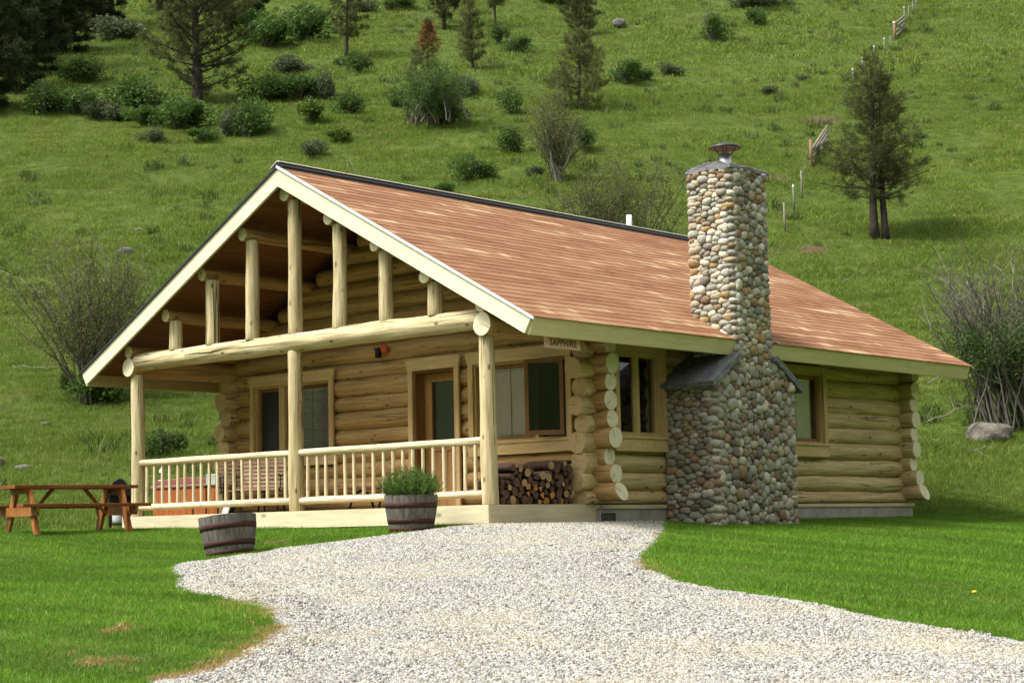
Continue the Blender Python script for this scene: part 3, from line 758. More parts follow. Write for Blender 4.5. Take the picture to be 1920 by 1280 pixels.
# front window with a dark screened sash and a blind
op = OPEN_F[0]; mb = MB(); opening_trim(mb, 'F', op); jambs(mb, 'F', op, 0.0)
wbox(mb, 'F', -2.76, -2.62, 1.03, 2.17, 0.06, 0.15)
wA = mb.build('window', [M['trim'], M['trimH']], cabin); wA['label'] = 'wide front window left of the door'
sill(wA, 'F', op)
o = sash(wA, 'F', -3.33, -2.76, 1.03, 2.17, 0.05, 0.10, 0.05, M['sash']); wbox(MB(), 'F', -3.28, -2.81, 1.08, 2.12, 0.07, 0.074).build('dark_screen_sheet', M['dark_sheet'], o)
o = sash(wA, 'F', -2.62, -1.47, 1.03, 2.17, 0.05, 0.09, 0.04, M['sash']); 
pane(wA, 'F', -2.58, -1.51, 1.07, 2.13, 0.062); blind(wA, 'F', -2.57, -1.52, 1.08, 2.12, 0.0, M['blind_dim'], 0.009, 1, 0.036)
# door
op = OPEN_F[1]; mb = MB(); opening_trim(mb, 'F', op, apron=0); jambs(mb, 'F', op, -0.09, 2, False)
dr = mb.build('door', [M['trim'], M['trimH'], M['sash']], cabin); dr['label'] = 'half glazed front door'
mb = MB(); a, b = 0.56, 1.417
wbox(mb, 'F', a, a + 0.15, 0.01, 2.16, -0.09, -0.045); wbox(mb, 'F', b - 0.13, b, 0.01, 2.16, -0.09, -0.045)
wbox(mb, 'F', a + 0.15, b - 0.13, 2.03, 2.16, -0.09, -0.045); wbox(mb, 'F', a + 0.15, b - 0.13, 0.92, 1.02, -0.09, -0.045); wbox(mb, 'F', a + 0.15, b - 0.13, 0.01, 0.20, -0.09, -0.045)
wbox(mb, 'F', a + 0.15, b - 0.13, 0.20, 0.92, -0.085, -0.062); wbox(mb, 'F', 0.97, 1.03, 0.20, 0.92, -0.09, -0.05)
leaf = mb.build('door_leaf', M['door'], dr, bevel=0.004)
pane(dr, 'F', a + 0.15, b - 0.13, 1.02, 2.03, -0.07)
wbox(MB(), 'F', a + 0.15, b - 0.13, 1.02, 2.03, -0.089, -0.083).build('dark_screen_sheet', M['dark_sheet'], dr)  # opaque near-black sheet close behind the door pane
mb = MB(); mb.tube([(1.33, YF_ + 0.05, 1.02), (1.33, YF_ - 0.03, 1.02)], 0.012, 8); mb.tube([(1.33, YF_ - 0.03, 1.02), (1.24, YF_ - 0.03, 1.02)], 0.011, 8); mb.build('handle', M['black'], dr)
# front window with an opened casement
op = OPEN_F[2]; mb = MB(); opening_trim(mb, 'F', op); jambs(mb, 'F', op, 0.0)
wbox(mb, 'F', 3.06, 3.13, 1.02, 2.17, 0.04, 0.15)
wB = mb.build('window', [M['trim'], M['trimH']], cabin); wB['label'] = 'front window with opened casement beside the corner'
sill(wB, 'F', op)
sash(wB, 'F', 1.876, 3.06, 1.02, 2.17, 0.05, 0.10, 0.055, M['sash']); pane(wB, 'F', 1.93, 3.00, 1.075, 2.115, 0.07); blind(wB, 'F', 1.98, 2.99, 1.08, 2.11, 0.02, M['blind'], 0.0135)
wbox(MB(), 'F', 3.13, 3.69, 1.03, 2.17, 0.02, 0.026).build('dark_screen_sheet', M['dark_sheet'], wB)
mb = MB(); w_ = 0.58; h_ = 1.13
mb.box(0, 0.06, -0.02, 0.02, 0, h_); mb.box(w_ - 0.06, w_, -0.02, 0.02, 0, h_); mb.box(0.06, w_ - 0.06, -0.02, 0.02, 0, 0.07); mb.box(0.06, w_ - 0.06, -0.02, 0.02, h_ - 0.06, h_)
cas = mb.build('casement', M['sash'], wB, bevel=0.004); cas.location = (3.69, YF_ - 0.22, 1.035); cas.rotation_euler = (0, 0, PI + math.radians(34))
p = MB().box(3.69 * 0 + 0.06, w_ - 0.06, -0.003, 0.003, 0.07, h_ - 0.06).build('pane', M['glass_dark'], wB); p.location = cas.location; p.rotation_euler = cas.rotation_euler
# right wall windows
op = OPEN_S[0]; mb = MB(); opening_trim(mb, 'S', op, apron=0.22, head=0.12); jambs(mb, 'S', op, 0.0)
wbox(mb, 'S', 3.10, 3.16, 1.03, 2.24, 0.04, 0.125)
wC = mb.build('window', [M['trim'], M['trimH']], cabin); wC['label'] = 'two pane window left of the chimney'
sill(wC, 'S', op)
for a, b in ((2.63, 3.10), (3.16, 3.63)):
    sash(wC, 'S', a, b, 1.03, 2.24, 0.06, 0.115, 0.04, M['sash_pale']); pane(wC, 'S', a + 0.04, b - 0.04, 1.07, 2.20, 0.08)
op = OPEN_S[1]; mb = MB(); opening_trim(mb, 'S', op, apron=0.22, head=0.12); jambs(mb, 'S', op, 0.0)
wD = mb.build('window', [M['trim'], M['trimH']], cabin); wD['label'] = 'window with a blind right of the chimney'
sill(wD, 'S', op); sash(wD, 'S', 7.11, 8.24, 1.03, 2.17, 0.05, 0.10, 0.06, M['sash']); pane(wD, 'S', 7.17, 8.18, 1.09, 2.11, 0.07); blind(wD, 'S', 7.18, 8.08, 1.10, 2.10, 0.03, M['blind_side'], 0.0125, 1, 0.032)

# ---------------- river stone chimney
_bm = bmesh.new(); bmesh.ops.create_icosphere(_bm, subdivisions=2, radius=1.0)
ICO_V = np.array([v.co[:] for v in _bm.verts]); ICO_F = [tuple(v.index for v in f.verts) for f in _bm.faces]; _bm.free()
_bm = bmesh.new(); bmesh.ops.create_icosphere(_bm, subdivisions=1, radius=1.0)
ICO1_V = np.array([v.co[:] for v in _bm.verts]); ICO1_F = [tuple(v.index for v in f.verts) for f in _bm.faces]; _bm.free()
PAL_TOP = [((0.42, 0.37, 0.27), 3), ((0.31, 0.30, 0.26), 3), ((0.36, 0.25, 0.13), 2), ((0.60, 0.58, 0.50), 3), ((0.21, 0.195, 0.175), 1.2), ((0.25, 0.17, 0.115), 1.0), ((0.38, 0.39, 0.36), 2.4)]
PAL_BASE = [((0.27, 0.245, 0.19), 3), ((0.24, 0.235, 0.205), 4), ((0.24, 0.175, 0.115), 1.5), ((0.38, 0.37, 0.32), 1.8), ((0.13, 0.12, 0.115), 1.4), ((0.19, 0.13, 0.095), 0.9), ((0.27, 0.28, 0.255), 2.4)]  # darker than the stack: eave shade put into these browner stone tones
PAL_BASE = [((c_[0] * 1.27, c_[1] * 1.20, c_[2] * 1.08), w_) for c_, w_ in PAL_BASE]
PAL_TOP = [((c_[0] * 1.0, c_[1] * 0.98, c_[2] * 0.92), w_) for c_, w_ in PAL_TOP]
class Stones:
    def __init__(s): s.V = []; s.F = []; s.C = []; s.n = 0
    def stone(s, c, ax, rad, pal, rg):
        """c centre, ax 3x3 axes (rows), rad three radii"""
        q = rg.uniform(0.62, 0.9)
        P = np.sign(ICO_V) * np.abs(ICO_V) ** q
        P = P / (np.abs(P).max() ** 0.4)
        ph = rg.uniform(0, 6.28, 6); P = P * (1 + 0.07 * np.sin(2.1 * ICO_V[:, [1]] + ph[0]) + 0.06 * np.sin(2.7 * ICO_V[:, [0]] + 1.9 * ICO_V[:, [2]] + ph[1]) + 0.03 * np.sin(6 * ICO_V[:, [0]] + 5 * ICO_V[:, [1]] + ph[2]))
        P = (P * rad) @ np.asarray(ax) + np.asarray(c)
        s.V.append(P); s.F += [tuple(i + s.n for i in f) for f in ICO_F]; s.n += len(P)
        s.paint(len(P), pal, rg)
    def paint(s, cnt, pal, rg):
        w = np.array([p[1] for p in pal]); col = np.array(pal[rg.choice(len(pal), p=w / w.sum())][0]) * rg.uniform(0.82, 1.18) * (1 + rg.normal(0, 0.022, 3))
        s.C.append(np.tile(np.append(np.clip(col, 0.02, 0.9), 1), (cnt, 1)))
    def face(s, o, u, v, n, wd, ht, size, aniso, pal, seed, keep=None, depth=0.055):
        rg = np.random.default_rng(seed); g = 0.012
        U, Vv = np.meshgrid(np.arange(g / 2, wd, g), np.arange(g / 2, ht, g)); U = U.ravel(); Vv = Vv.ravel()
        if keep is not None: k = keep(U, Vv); U, Vv = U[k], Vv[k]
        if len(U) < 10: return
        N = max(2, int(len(U) * g * g / size)); idx = rg.choice(len(U), N, replace=False); S = np.column_stack([U[idx], Vv[idx] * aniso]); Pt = np.column_stack([U, Vv * aniso])
        wgt = rg.uniform(-1, 1, N) ** 3 * size * 0.6 + rg.uniform(-1, 1, N) * size * 0.12
        for it in range(2):
            d = ((Pt[:, None, :] - S[None]) ** 2).sum(-1) - wgt[None]; l = d.argmin(1)
            for j in range(N):
                q = l == j
                if q.any(): S[j] = Pt[q].mean(0)
        K = 20; ths = np.arange(K) * 2 * PI / K
        for j in range(N):
            q = l == j
            if q.sum() < 8: continue
            P2 = np.column_stack([U[q], Vv[q]]); m = P2.mean(0); dv_ = P2 - m
            rad = np.array([max((dv_ @ np.array([math.cos(a_), math.sin(a_)]))[np.abs(np.arctan2(dv_ @ np.array([-math.sin(a_), math.cos(a_)]), dv_ @ np.array([math.cos(a_), math.sin(a_)]))) < 0.32].tolist() + [g]) for a_ in ths])
            for _ in range(2): rad = 0.25 * np.roll(rad, 1) + 0.5 * rad + 0.25 * np.roll(rad, -1)
            rad = rad * 0.97 + 0.001; small = np.median(rad)
            hgt = min(0.07, small * rg.uniform(0.6, 0.95)); tilt = rg.normal(0, 0.13, 2); out = rg.uniform(-0.006, 0.022)
            V = []; rr_ = ((0.0, 1.0), (0.35, 0.97), (0.62, 0.86), (0.82, 0.66), (0.95, 0.36), (1.0, 0.0), (0.93, -0.5))
            for ii_, (ro, zz) in enumerate(rr_):
                for k_ in range(1 if ii_ == 0 else K):
                    c_, s_ = math.cos(ths[k_]), math.sin(ths[k_]); r_ = rad[k_] * ro * (1 + (0.03 * rg.normal() if 0 < ii_ < 5 else 0))
                    h_ = hgt * (zz + 0.05 * rg.normal() * (ii_ < 4)) + out + (r_ * c_ * tilt[0] + r_ * s_ * tilt[1]) * (0.6 if zz > 0 else 0)
                    V.append(np.array(o) + (m[0] + r_ * c_) * np.array(u) + (m[1] + r_ * s_) * np.array(v) + np.array(n) * (h_ - 0.012))
            nr = len(rr_) - 1; F = []
            flip = np.dot(np.cross(u, v), n) < 0
            for k_ in range(K): F.append((0, 1 + k_, 1 + (k_ + 1) % K))
            for i_ in range(nr - 1):
                for k_ in range(K): a_ = 1 + i_ * K + k_; b_ = 1 + i_ * K + (k_ + 1) % K; F.append((a_, a_ + K, b_ + K, b_))
            if flip: F = [f_[::-1] for f_ in F]
            V = np.array(V); s.V.append(V); s.F += [tuple(x_ + s.n for x_ in f_) for f_ in F]; s.n += len(V); s.paint(len(V), pal, rg)
    def corner(s, x, y, sx, sy, z0, z1, pal, seed, top=None):
        rg = np.random.default_rng(seed); z = z0
        while z < z1:
            h = rg.uniform(0.075, 0.15); h = min(h, z1 - z + 0.03); a, b = rg.uniform(0.10, 0.165), rg.uniform(0.10, 0.165)
            an = rg.normal(0, 0.12); A = np.array([math.cos(an), math.sin(an), rg.normal(0, 0.05)]); A /= np.linalg.norm(A); B = np.cross((0, 0, 1), A); B /= np.linalg.norm(B); Cc = np.cross(A, B)
            s.stone((x - sx * (a - 0.035), y - sy * (b - 0.035), z + h / 2), (A, B, Cc), (a, b, h / 2 * 1.04), pal, rg); z += h
CX0, CX1 = 4.41, 5.12; SY0, SY1 = 4.40, 5.40; BY0, BY1 = 3.80, 6.00; CZT = 5.17; CZB = -0.42
chim = empty('chimney', (0, 0, 0)); chim.parent = cabin
core = MB()
core.box(CX0 - 0.1, CX1 - 0.015, SY0 + 0.015, SY1 - 0.015, CZB, CZT)
core.prism([(BY0 + 0.015, CZB), (BY1 - 0.015, CZB), (BY1 - 0.015, 1.78), (SY1, 2.2), (SY0, 2.2), (BY0 + 0.015, 1.78)], 'X', XW + 0.1, CX1 - 0.015)
core.build('mortar_core', M['mortar'], chim)
st = Stones(); X_, Y_, Z_ = (1, 0, 0), (0, 1, 0), (0, 0, 1)
m_ = 0.05
# stack
st.face((CX0 - 0.1, SY0, 2.2), X_, Z_, (0, -1, 0), CX1 - CX0 + 0.1 - m_, CZT - 2.2, 0.0118, 1.65, PAL_TOP, 1)
st.face((CX1, SY0 + m_, 2.0), Y_, Z_, (1, 0, 0), SY1 - SY0 - 2 * m_, CZT - 2.0, 0.0118, 1.35, PAL_TOP, 2)
st.face((CX1 - m_, SY1, 2.2), (-1, 0, 0), Z_, (0, 1, 0), CX1 - CX0 + 0.1 - m_, CZT - 2.2, 0.0135, 1.45, PAL_TOP, 3)
st.face((CX0 - 0.1, SY1 - m_, 2.6), (0, -1, 0), Z_, (-1, 0, 0), SY1 - SY0 - 2 * m_, CZT - 2.6, 0.0135, 1.4, PAL_TOP, 4)
st.corner(CX1, SY0, 1, -1, 1.95, CZT, PAL_TOP, 5); st.corner(CX1, SY1, 1, 1, 1.95, CZT, PAL_TOP, 6)
st.corner(CX0 - 0.1, SY0, -1, -1, 2.5, CZT, PAL_TOP, 7); st.corner(CX0 - 0.1, SY1, -1, 1, 2.5, CZT, PAL_TOP, 8)
# base
shoulder = lambda y: np.where(y < SY0, 1.80 + (y - BY0) / (SY0 - BY0) * 0.42, np.where(y > SY1, 1.80 + (BY1 - y) / (BY1 - SY1) * 0.42, 2.10))
st.face((CX1, BY0 + m_, CZB), Y_, Z_, (1, 0, 0), BY1 - BY0 - 2 * m_, 2.7, 0.0135, 1.0, PAL_BASE, 11, keep=lambda U, V_: V_ + CZB < shoulder(U + BY0 + m_) - 0.02)
st.face((XW + 0.13, BY0, CZB), X_, Z_, (0, -1, 0), CX1 - XW - 0.13 - m_, 1.80 - CZB, 0.0130, 1.9, PAL_BASE, 12)
st.face((CX1 - m_, BY1, CZB), (-1, 0, 0), Z_, (0, 1, 0), CX1 - XW - 0.13 - m_, 1.80 - CZB, 0.0150, 1.6, PAL_BASE, 13)
st.corner(CX1, BY0, 1, -1, CZB, 1.78, PAL_BASE, 14); st.corner(CX1, BY1, 1, 1, CZB, 1.78, PAL_BASE, 15)
o = bpy.data.objects.new('river_stones', raw_mesh('river_stones', np.concatenate(st.V), st.F, [M['stone']], True, {'tint': ('POINT', 'FLOAT_COLOR', np.concatenate(st.C))}))
link(o, chim)
# cap slab, flue and cowl
def rough_slab(poly, axis, a0, a1, name, parent, mat, seed, amp=0.012):
    bm = bmesh.new(); mb = MB().prism(poly, axis, a0, a1); me0 = mb.mesh('tmp', [mat]); bm.from_mesh(me0); bpy.data.meshes.remove(me0)
    bmesh.ops.subdivide_edges(bm, edges=bm.edges[:], cuts=5, use_grid_fill=True)
    rg = random.Random(seed)
    for v in bm.verts: v.co += Vector((rg.uniform(-amp, amp), rg.uniform(-amp, amp), rg.uniform(-amp, amp)))
    me = bpy.data.meshes.new(name); bm.to_mesh(me); bm.free(); me.materials.append(mat)
    o = bpy.data.objects.new(name, me); link(o, parent); return o
rough_slab([(CX0 - 0.12, CZT - 0.02), (CX1 + 0.04, CZT - 0.02), (CX1 + 0.02, CZT + 0.05), (4.90, CZT + 0.11), (4.62, CZT + 0.11), (CX0 - 0.10, CZT + 0.05)], 'Y', SY0 - 0.04, SY1 + 0.04, 'cap_slab', chim, M['slab'], 1, 0.008)
FC = (4.70, 4.90)
mb = MB(); mb.box(FC[0] - 0.2, FC[0] + 0.2, FC[1] - 0.2, FC[1] + 0.2, CZT + 0.09, CZT + 0.115); mb.build('flue_flashing', plain_mat('rusty_flashing', (0.10, 0.035, 0.022), 0.7), chim)
mb = MB(); mb.lathe([(0.098, CZT + 0.115), (0.098, CZT + 0.33), (0.085, CZT + 0.33), (0.085, CZT + 0.2)], 20, 0, (FC[0], FC[1], 0)); flue = mb.build('flue', M['galv'], chim, True)
mb = MB(); mb.lathe([(0.001, CZT + 0.505), (0.12, CZT + 0.49), (0.235, CZT + 0.445), (0.262, CZT + 0.42), (0.255, CZT + 0.412), (0.12, CZT + 0.435), (0.001, CZT + 0.44)], 28, 0, (FC[0], FC[1], 0))
cowl = mb.build('cowl', M['cowl'], chim, True)
mb = MB()
for k in range(4):
    a = PI / 4 + k * PI / 2; c_, s_ = math.cos(a), math.sin(a)
    mb.tube([(FC[0] + 0.10 * c_, FC[1] + 0.10 * s_, CZT + 0.24), (FC[0] + 0.10 * c_, FC[1] + 0.10 * s_, CZT + 0.33), (FC[0] + 0.17 * c_, FC[1] + 0.17 * s_, CZT + 0.42)], 0.009, 6)
mb.build('cowl_bracket', M['cowl'], chim)
# shoulder slabs
def shoulder_slab(ya, za, yb, zb, seed):
    n = Vector((0, -(zb - za), yb - ya)).normalized(); n = n if n.z > 0 else -n
    t_ = 0.095; poly = [(ya, za), (yb, zb), (yb + n.y * t_, zb + n.z * t_), (ya + n.y * t_, za + n.z * t_)]
    rough_slab(poly, 'X', XW + 0.12, CX1 + 0.09, 'shoulder_slab', chim, M['slab'], seed, 0.006)
shoulder_slab(BY0 - 0.12, 1.72, SY0 + 0.03, 2.19, 2); shoulder_slab(BY1 + 0.12, 1.72, SY1 - 0.03, 2.19, 3)
# metal flashing where the stack leaves the eave
mb = MB(); mb.box(CX1 - 0.05, CX1 + 0.05, SY1 + 0.045, SY1 + 0.16, roof_z(5.12) + 0.014, roof_z(5.12) + 0.022); mb.build('flashing', M['drip'], chim)

# ------------------------------------------------------------------ scattered ground cover (stuff)
def unit(v): return v / np.maximum(1e-9, np.linalg.norm(v, axis=-1, keepdims=True))
def scatter(name, tiles, P, rotz, scl, mats, tilt=None):
    """one object: its mesh holds a few small tufts and the points they stand on; a node tree puts a tuft on each point"""
    V = []; F = []; tid = []; val = []; n = 0; k = len(tiles)
    for i, (v, f, a) in enumerate(tiles):
        V.append(v); F.append(np.asarray(f) + n); tid += [i] * len(v); val.append(a); n += len(v)
    m = len(P); V.append(P); tid += [-1] * m; V = np.concatenate(V); val = np.concatenate(val + [np.zeros(m)])
    z = lambda arr: np.concatenate([np.zeros(n), arr])
    me = raw_mesh(name, V, np.concatenate(F), mats, False)
    for nm, typ, arr in (('tid', 'INT', np.array(tid)), ('vid', 'INT', z(RNG.integers(0, k, m)).astype(int)), ('val', 'FLOAT', val), ('scl', 'FLOAT', z(scl))):
        at = me.attributes.new(nm, typ, 'POINT'); at.data.foreach_set('value', arr)
    e_ = 0.15; gx_ = (ground_z(P[:, 0] + e_, P[:, 1]) - ground_z(P[:, 0] - e_, P[:, 1])) / (2 * e_); gy_ = (ground_z(P[:, 0], P[:, 1] + e_) - ground_z(P[:, 0], P[:, 1] - e_)) / (2 * e_)
    nz = unit(np.column_stack([-gx_, -gy_, np.ones(m)])); ax = unit(np.column_stack([np.ones(m), np.zeros(m), gx_])); ay = np.cross(nz, ax)
    c_, s_ = np.cos(rotz)[:, None], np.sin(rotz)[:, None]; X1 = ax * c_ + ay * s_; Y1 = ay * c_ - ax * s_
    eu = np.column_stack([np.arctan2(Y1[:, 2], nz[:, 2]), -np.arcsin(np.clip(X1[:, 2], -1, 1)), np.arctan2(X1[:, 1], X1[:, 0])])
    at = me.attributes.new('rot', 'FLOAT_VECTOR', 'POINT'); at.data.foreach_set('vector', np.concatenate([np.zeros((n, 3)), eu]).ravel())
    o = bpy.data.objects.new(name, me); link(o); tag(o, kind='stuff')
    g = bpy.data.node_groups.new(name, 'GeometryNodeTree')
    g.interface.new_socket('Geometry', in_out='INPUT', socket_type='NodeSocketGeometry'); g.interface.new_socket('Geometry', in_out='OUTPUT', socket_type='NodeSocketGeometry')
    gi = g.nodes.new('NodeGroupInput'); go = g.nodes.new('NodeGroupOutput')
    def named(nm, typ):
        a = g.nodes.new('GeometryNodeInputNamedAttribute'); a.data_type = typ; a.inputs['Name'].default_value = nm
        return [s for s in a.outputs if s.enabled and s.name == 'Attribute'][0]
    def sep(geo, idx):
        c = g.nodes.new('FunctionNodeCompare'); c.data_type = 'INT'; c.operation = 'EQUAL'
        ins = [s for s in c.inputs if s.enabled and s.type == 'INT']
        g.links.new(named('tid', 'INT'), ins[0]); ins[1].default_value = idx
        s = g.nodes.new('GeometryNodeSeparateGeometry'); s.domain = 'POINT'
        g.links.new(geo, s.inputs['Geometry']); g.links.new(c.outputs[0], s.inputs['Selection']); return s
    pts = sep(gi.outputs[0], -1)
    jn = g.nodes.new('GeometryNodeJoinGeometry')
    for i in range(k):
        s = sep(pts.outputs[1], i); gt = g.nodes.new('GeometryNodeGeometryToInstance')
        g.links.new(s.outputs[0], gt.inputs[0]); g.links.new(gt.outputs[0], jn.inputs[0])
    ip = g.nodes.new('GeometryNodeInstanceOnPoints'); g.links.new(pts.outputs[0], ip.inputs['Points']); g.links.new(jn.outputs[0], ip.inputs['Instance'])
    ip.inputs['Pick Instance'].default_value = True; g.links.new(named('vid', 'INT'), ip.inputs['Instance Index'])
    g.links.new(named('rot', 'FLOAT_VECTOR'), ip.inputs['Rotation']); g.links.new(named('scl', 'FLOAT'), ip.inputs['Scale'])
    g.links.new(ip.outputs[0], go.inputs[0])
    md = o.modifiers.new('scatter', 'NODES'); md.node_group = g
    return o
def grass_tile(n, radius, h0, h1, w, lean, rg, heads=0.0):
    r = radius * np.sqrt(rg.random(n)); a = rg.random(n) * 2 * PI; B = np.column_stack([r * np.cos(a), r * np.sin(a), np.full(n, -0.02)])
    h = rg.uniform(h0, h1, n); d = rg.random(n) * 2 * PI; ln = rg.uniform(0.1, lean, n) * h; lx, ly = np.cos(d) * ln, np.sin(d) * ln
    fa = rg.random(n) * PI; wx, wy = np.cos(fa) * w / 2, np.sin(fa) * w / 2; ww = rg.uniform(0.7, 1.2, n)
    wx *= ww; wy *= ww
    z = np.zeros(n)
    v0 = B + np.column_stack([-wx, -wy, z]); v1 = B + np.column_stack([wx, wy, z])
    mid = B + np.column_stack([lx * 0.3, ly * 0.3, h * 0.6]); v2 = mid + np.column_stack([wx, wy, z]) * 0.8; v3 = mid - np.column_stack([wx, wy, z]) * 0.8
    tip = B + np.column_stack([lx, ly, h * (1 - 0.25 * (ln / h) ** 2)]); v4 = tip + np.column_stack([wx, wy, z]) * 0.12; v5 = tip - np.column_stack([wx, wy, z]) * 0.12
    V = np.stack([v0, v1, v2, v3, v4, v5], 1).reshape(-1, 3); b = np.arange(n)[:, None] * 6
    F = np.concatenate([b + np.array([[0, 1, 2, 3]]), b + np.array([[3, 2, 4, 5]])])
    val = np.repeat(rg.random(n), 6)
    return V, F, val
def grass_mat(name, dark, mid, light, straw, straw_amt, s1, s2, transl=0.35, stripes=0.0):
    t = NT(name); v = t.pos(); val = t.attr('val')
    c = t.ramp(val, [(0.0, dark), (0.55, mid), (1.0, light)])
    n1 = t.noise(t.mapped(v, (1, 1, 0.4)), s1, 5); n2 = t.noise(v, s2, 4)
    c = t.mix(t.ramp(n1, [(0.38, (0, 0, 0)), (0.62, (0.5,) * 3)]), c, tuple(0.5 * (a + b) * k for a, b, k in zip(dark, mid, (0.9, 1.0, 1.0))))
    c = t.mix(t.ramp(n2, [(0.55, (0, 0, 0)), (0.78, (straw_amt,) * 3)]), c, straw)
    if stripes:
        w = t.noise(t.mapped(v, (0.25, 1.6, 1), (0, 0, 0), (0, 0, math.radians(14))), 0.9, 2)
        c = t.mix(t.ramp(w, [(0.45, (0, 0, 0)), (0.55, (stripes,) * 3)]), c, tuple(x * 0.72 for x in dark))
    return t.principled(c, 0.55, spec=0.2, transl=transl)
M['lawn'] = grass_mat('lawn_blades', (0.072, 0.165, 0.012), (0.150, 0.300, 0.022), (0.26, 0.41, 0.05), (0.22, 0.22, 0.06), 0.45, 0.55, 1.1, stripes=0.42)
M['meadow'] = grass_mat('meadow_blades', (0.066, 0.114, 0.015), (0.174, 0.243, 0.034), (0.30, 0.36, 0.072), (0.30, 0.275, 0.10), 0.7, 0.09, 0.5)
M['edge_straw'] = grass_mat('dry_edge_blades', (0.24, 0.15, 0.05), (0.42, 0.28, 0.11), (0.52, 0.40, 0.18), (0.42, 0.28, 0.14), 0.3, 0.5, 1.0)
def frame_points(D0, D1, dens, margin=1.0, f=0.30):
    A = 0.5 * ((f * D0 + margin) + (f * D1 + margin)) * 2 * (D1 - D0); n = int(A * dens)
    D = np.sqrt(RNG.random(n * 2) * (D1 ** 2 - D0 ** 2) + D0 ** 2); L = RNG.uniform(-1, 1, n * 2) * (f * D + margin)
    k = np.arange(n * 2) < n; return D[k], L[k]
def free(x, y):
    house = (x > -4.13) & (x < 4.2) & (y > -0.19) & (y < 11.4)
    ch = (x > 4.1) & (x < 5.12) & (y > 3.8) & (y < 6.0)
    tub = (x > -6.5) & (x < -4.55) & (y > 2.2) & (y < 4.2)
    return ~(house | ch | tub)
# lawn
def jframe(D0, D1, st, margin, f):
    D, L = np.meshgrid(np.arange(D0, D1, st), np.arange(-f * D1 - margin, f * D1 + margin, st)); D = D.ravel(); L = L.ravel()
    D = D + RNG.uniform(-0.6, 0.6, len(D)) * st; L = L + RNG.uniform(-0.6, 0.6, len(L)) * st
    k = np.abs(L) < f * D + margin; return D[k], L[k]
D, L = jframe(10.0, 38.0, 0.112, 1.6, 0.36); x, y = XY(D, L); t_h = hill_t(x, y)
ed = edge_dist(x, y); k = free(x, y) & ~inside(x, y) & (t_h < 1.0 + RNG.normal(0, 0.5, len(x))) & (ed > 0.16)
bare = fbm(x / 0.55 + 3, y / 0.55, 2); k &= ~((bare < -0.50) & (RNG.random(len(x)) < 0.75))
SPOTS = [(ground_at(195, 1243), 0.34), (ground_at(225, 1180), 0.24), (ground_at(520, 1018), 0.2)]
for q_, r_ in SPOTS:
    Dq, Lq = DL(q_[0], q_[1]); Dk, Lk = DL(x, y); k &= ~((((Dk - Dq) / (r_ * 1.1)) ** 2 + ((Lk - Lq) / r_) ** 2 < 1 + 0.8 * fbm(x / 0.2, y / 0.2, 2)) & (RNG.random(len(x)) < 0.6))
x, y, ed = x[k], y[k], ed[k]
P = np.column_stack([x, y, ground_z(x, y) - 0.005])
tiles = [grass_tile(60, 0.13, 0.035, 0.075, 0.0065, 0.8, RNG) for _ in range(5)]
tall = np.where(P[:, 1] > -0.9, 1.25, 1.0) * (1 + 0.35 * fbm(x / 0.8, y / 0.8, 2)) * np.where(ed < 0.25, 1.1, 1)
scatter('lawn_grass', tiles, P, RNG.random(len(P)) * 6.28, tall * RNG.uniform(0.8, 1.15, len(P)), [M['lawn']])
j = RNG.integers(0, len(DRIVE), 26000); x = DRIVE[j, 0] + RNG.uniform(-0.26, 0.26, 26000); y = DRIVE[j, 1] + RNG.uniform(-0.26, 0.26, 26000)
D, L = DL(x, y); k = ~inside(x, y) & free(x, y) & (D > 9.5) & (np.abs(L) < 0.37 * D + 1.2); x, y = x[k], y[k]; ed = edge_dist(x, y); k = (ed > 0.012) & (ed < 0.22); x, y = x[k], y[k]
P = np.column_stack([x, y, ground_z(x, y) - 0.004])
scatter('lawn_grass', [grass_tile(12, 0.035, 0.035, 0.085, 0.0065, 0.9, RNG) for _ in range(5)], P, RNG.random(len(P)) * 6.28, RNG.uniform(0.75, 1.2, len(P)), [M['lawn']])
# dry grass on the driveway edge
j = RNG.integers(0, len(DRIVE), 5200); nx = DRIVE[j, 0] + RNG.normal(0, 0.10, 5200); ny = DRIVE[j, 1] + RNG.normal(0, 0.10, 5200)
gate = fbm(nx / 1.6 + 40, ny / 1.6, 2); D_, L_ = DL(nx, ny); near_left = (L_ < -90)
k = free(nx, ny) & ((gate > 0.18) | (near_left & (gate > -0.25))) & (D_ > 10); nx, ny = nx[k], ny[k]
sp_ = np.array([ground_at(*q)[:2] for q in [(520, 1178), (505, 1203), (470, 1224), (440, 1238), (410, 1252), (385, 1262), (330, 1276), (285, 1284)]]); f_ = RNG.random(330) * (len(sp_) - 1.001); i_ = f_.astype(int); q_ = sp_[i_] + (sp_[i_ + 1] - sp_[i_]) * (f_ - i_)[:, None] + RNG.normal(0, 0.065, (330, 2))
nx = np.append(nx, q_[:, 0]); ny = np.append(ny, q_[:, 1])
for q_, r_ in SPOTS: nx = np.append(nx, q_[0] + RNG.normal(0, r_ * 0.5, int(45 * r_))); ny = np.append(ny, q_[1] + RNG.normal(0, r_ * 0.5, int(45 * r_)))
P = np.column_stack([nx, ny, ground_z(nx, ny) + 0.006])
scatter('dry_grass', [grass_tile(30, 0.07, 0.035, 0.075, 0.008, 1.5, RNG) for _ in range(3)], P, RNG.random(len(P)) * 6.28, RNG.uniform(0.6, 1.1, len(P)), [M['edge_straw']])
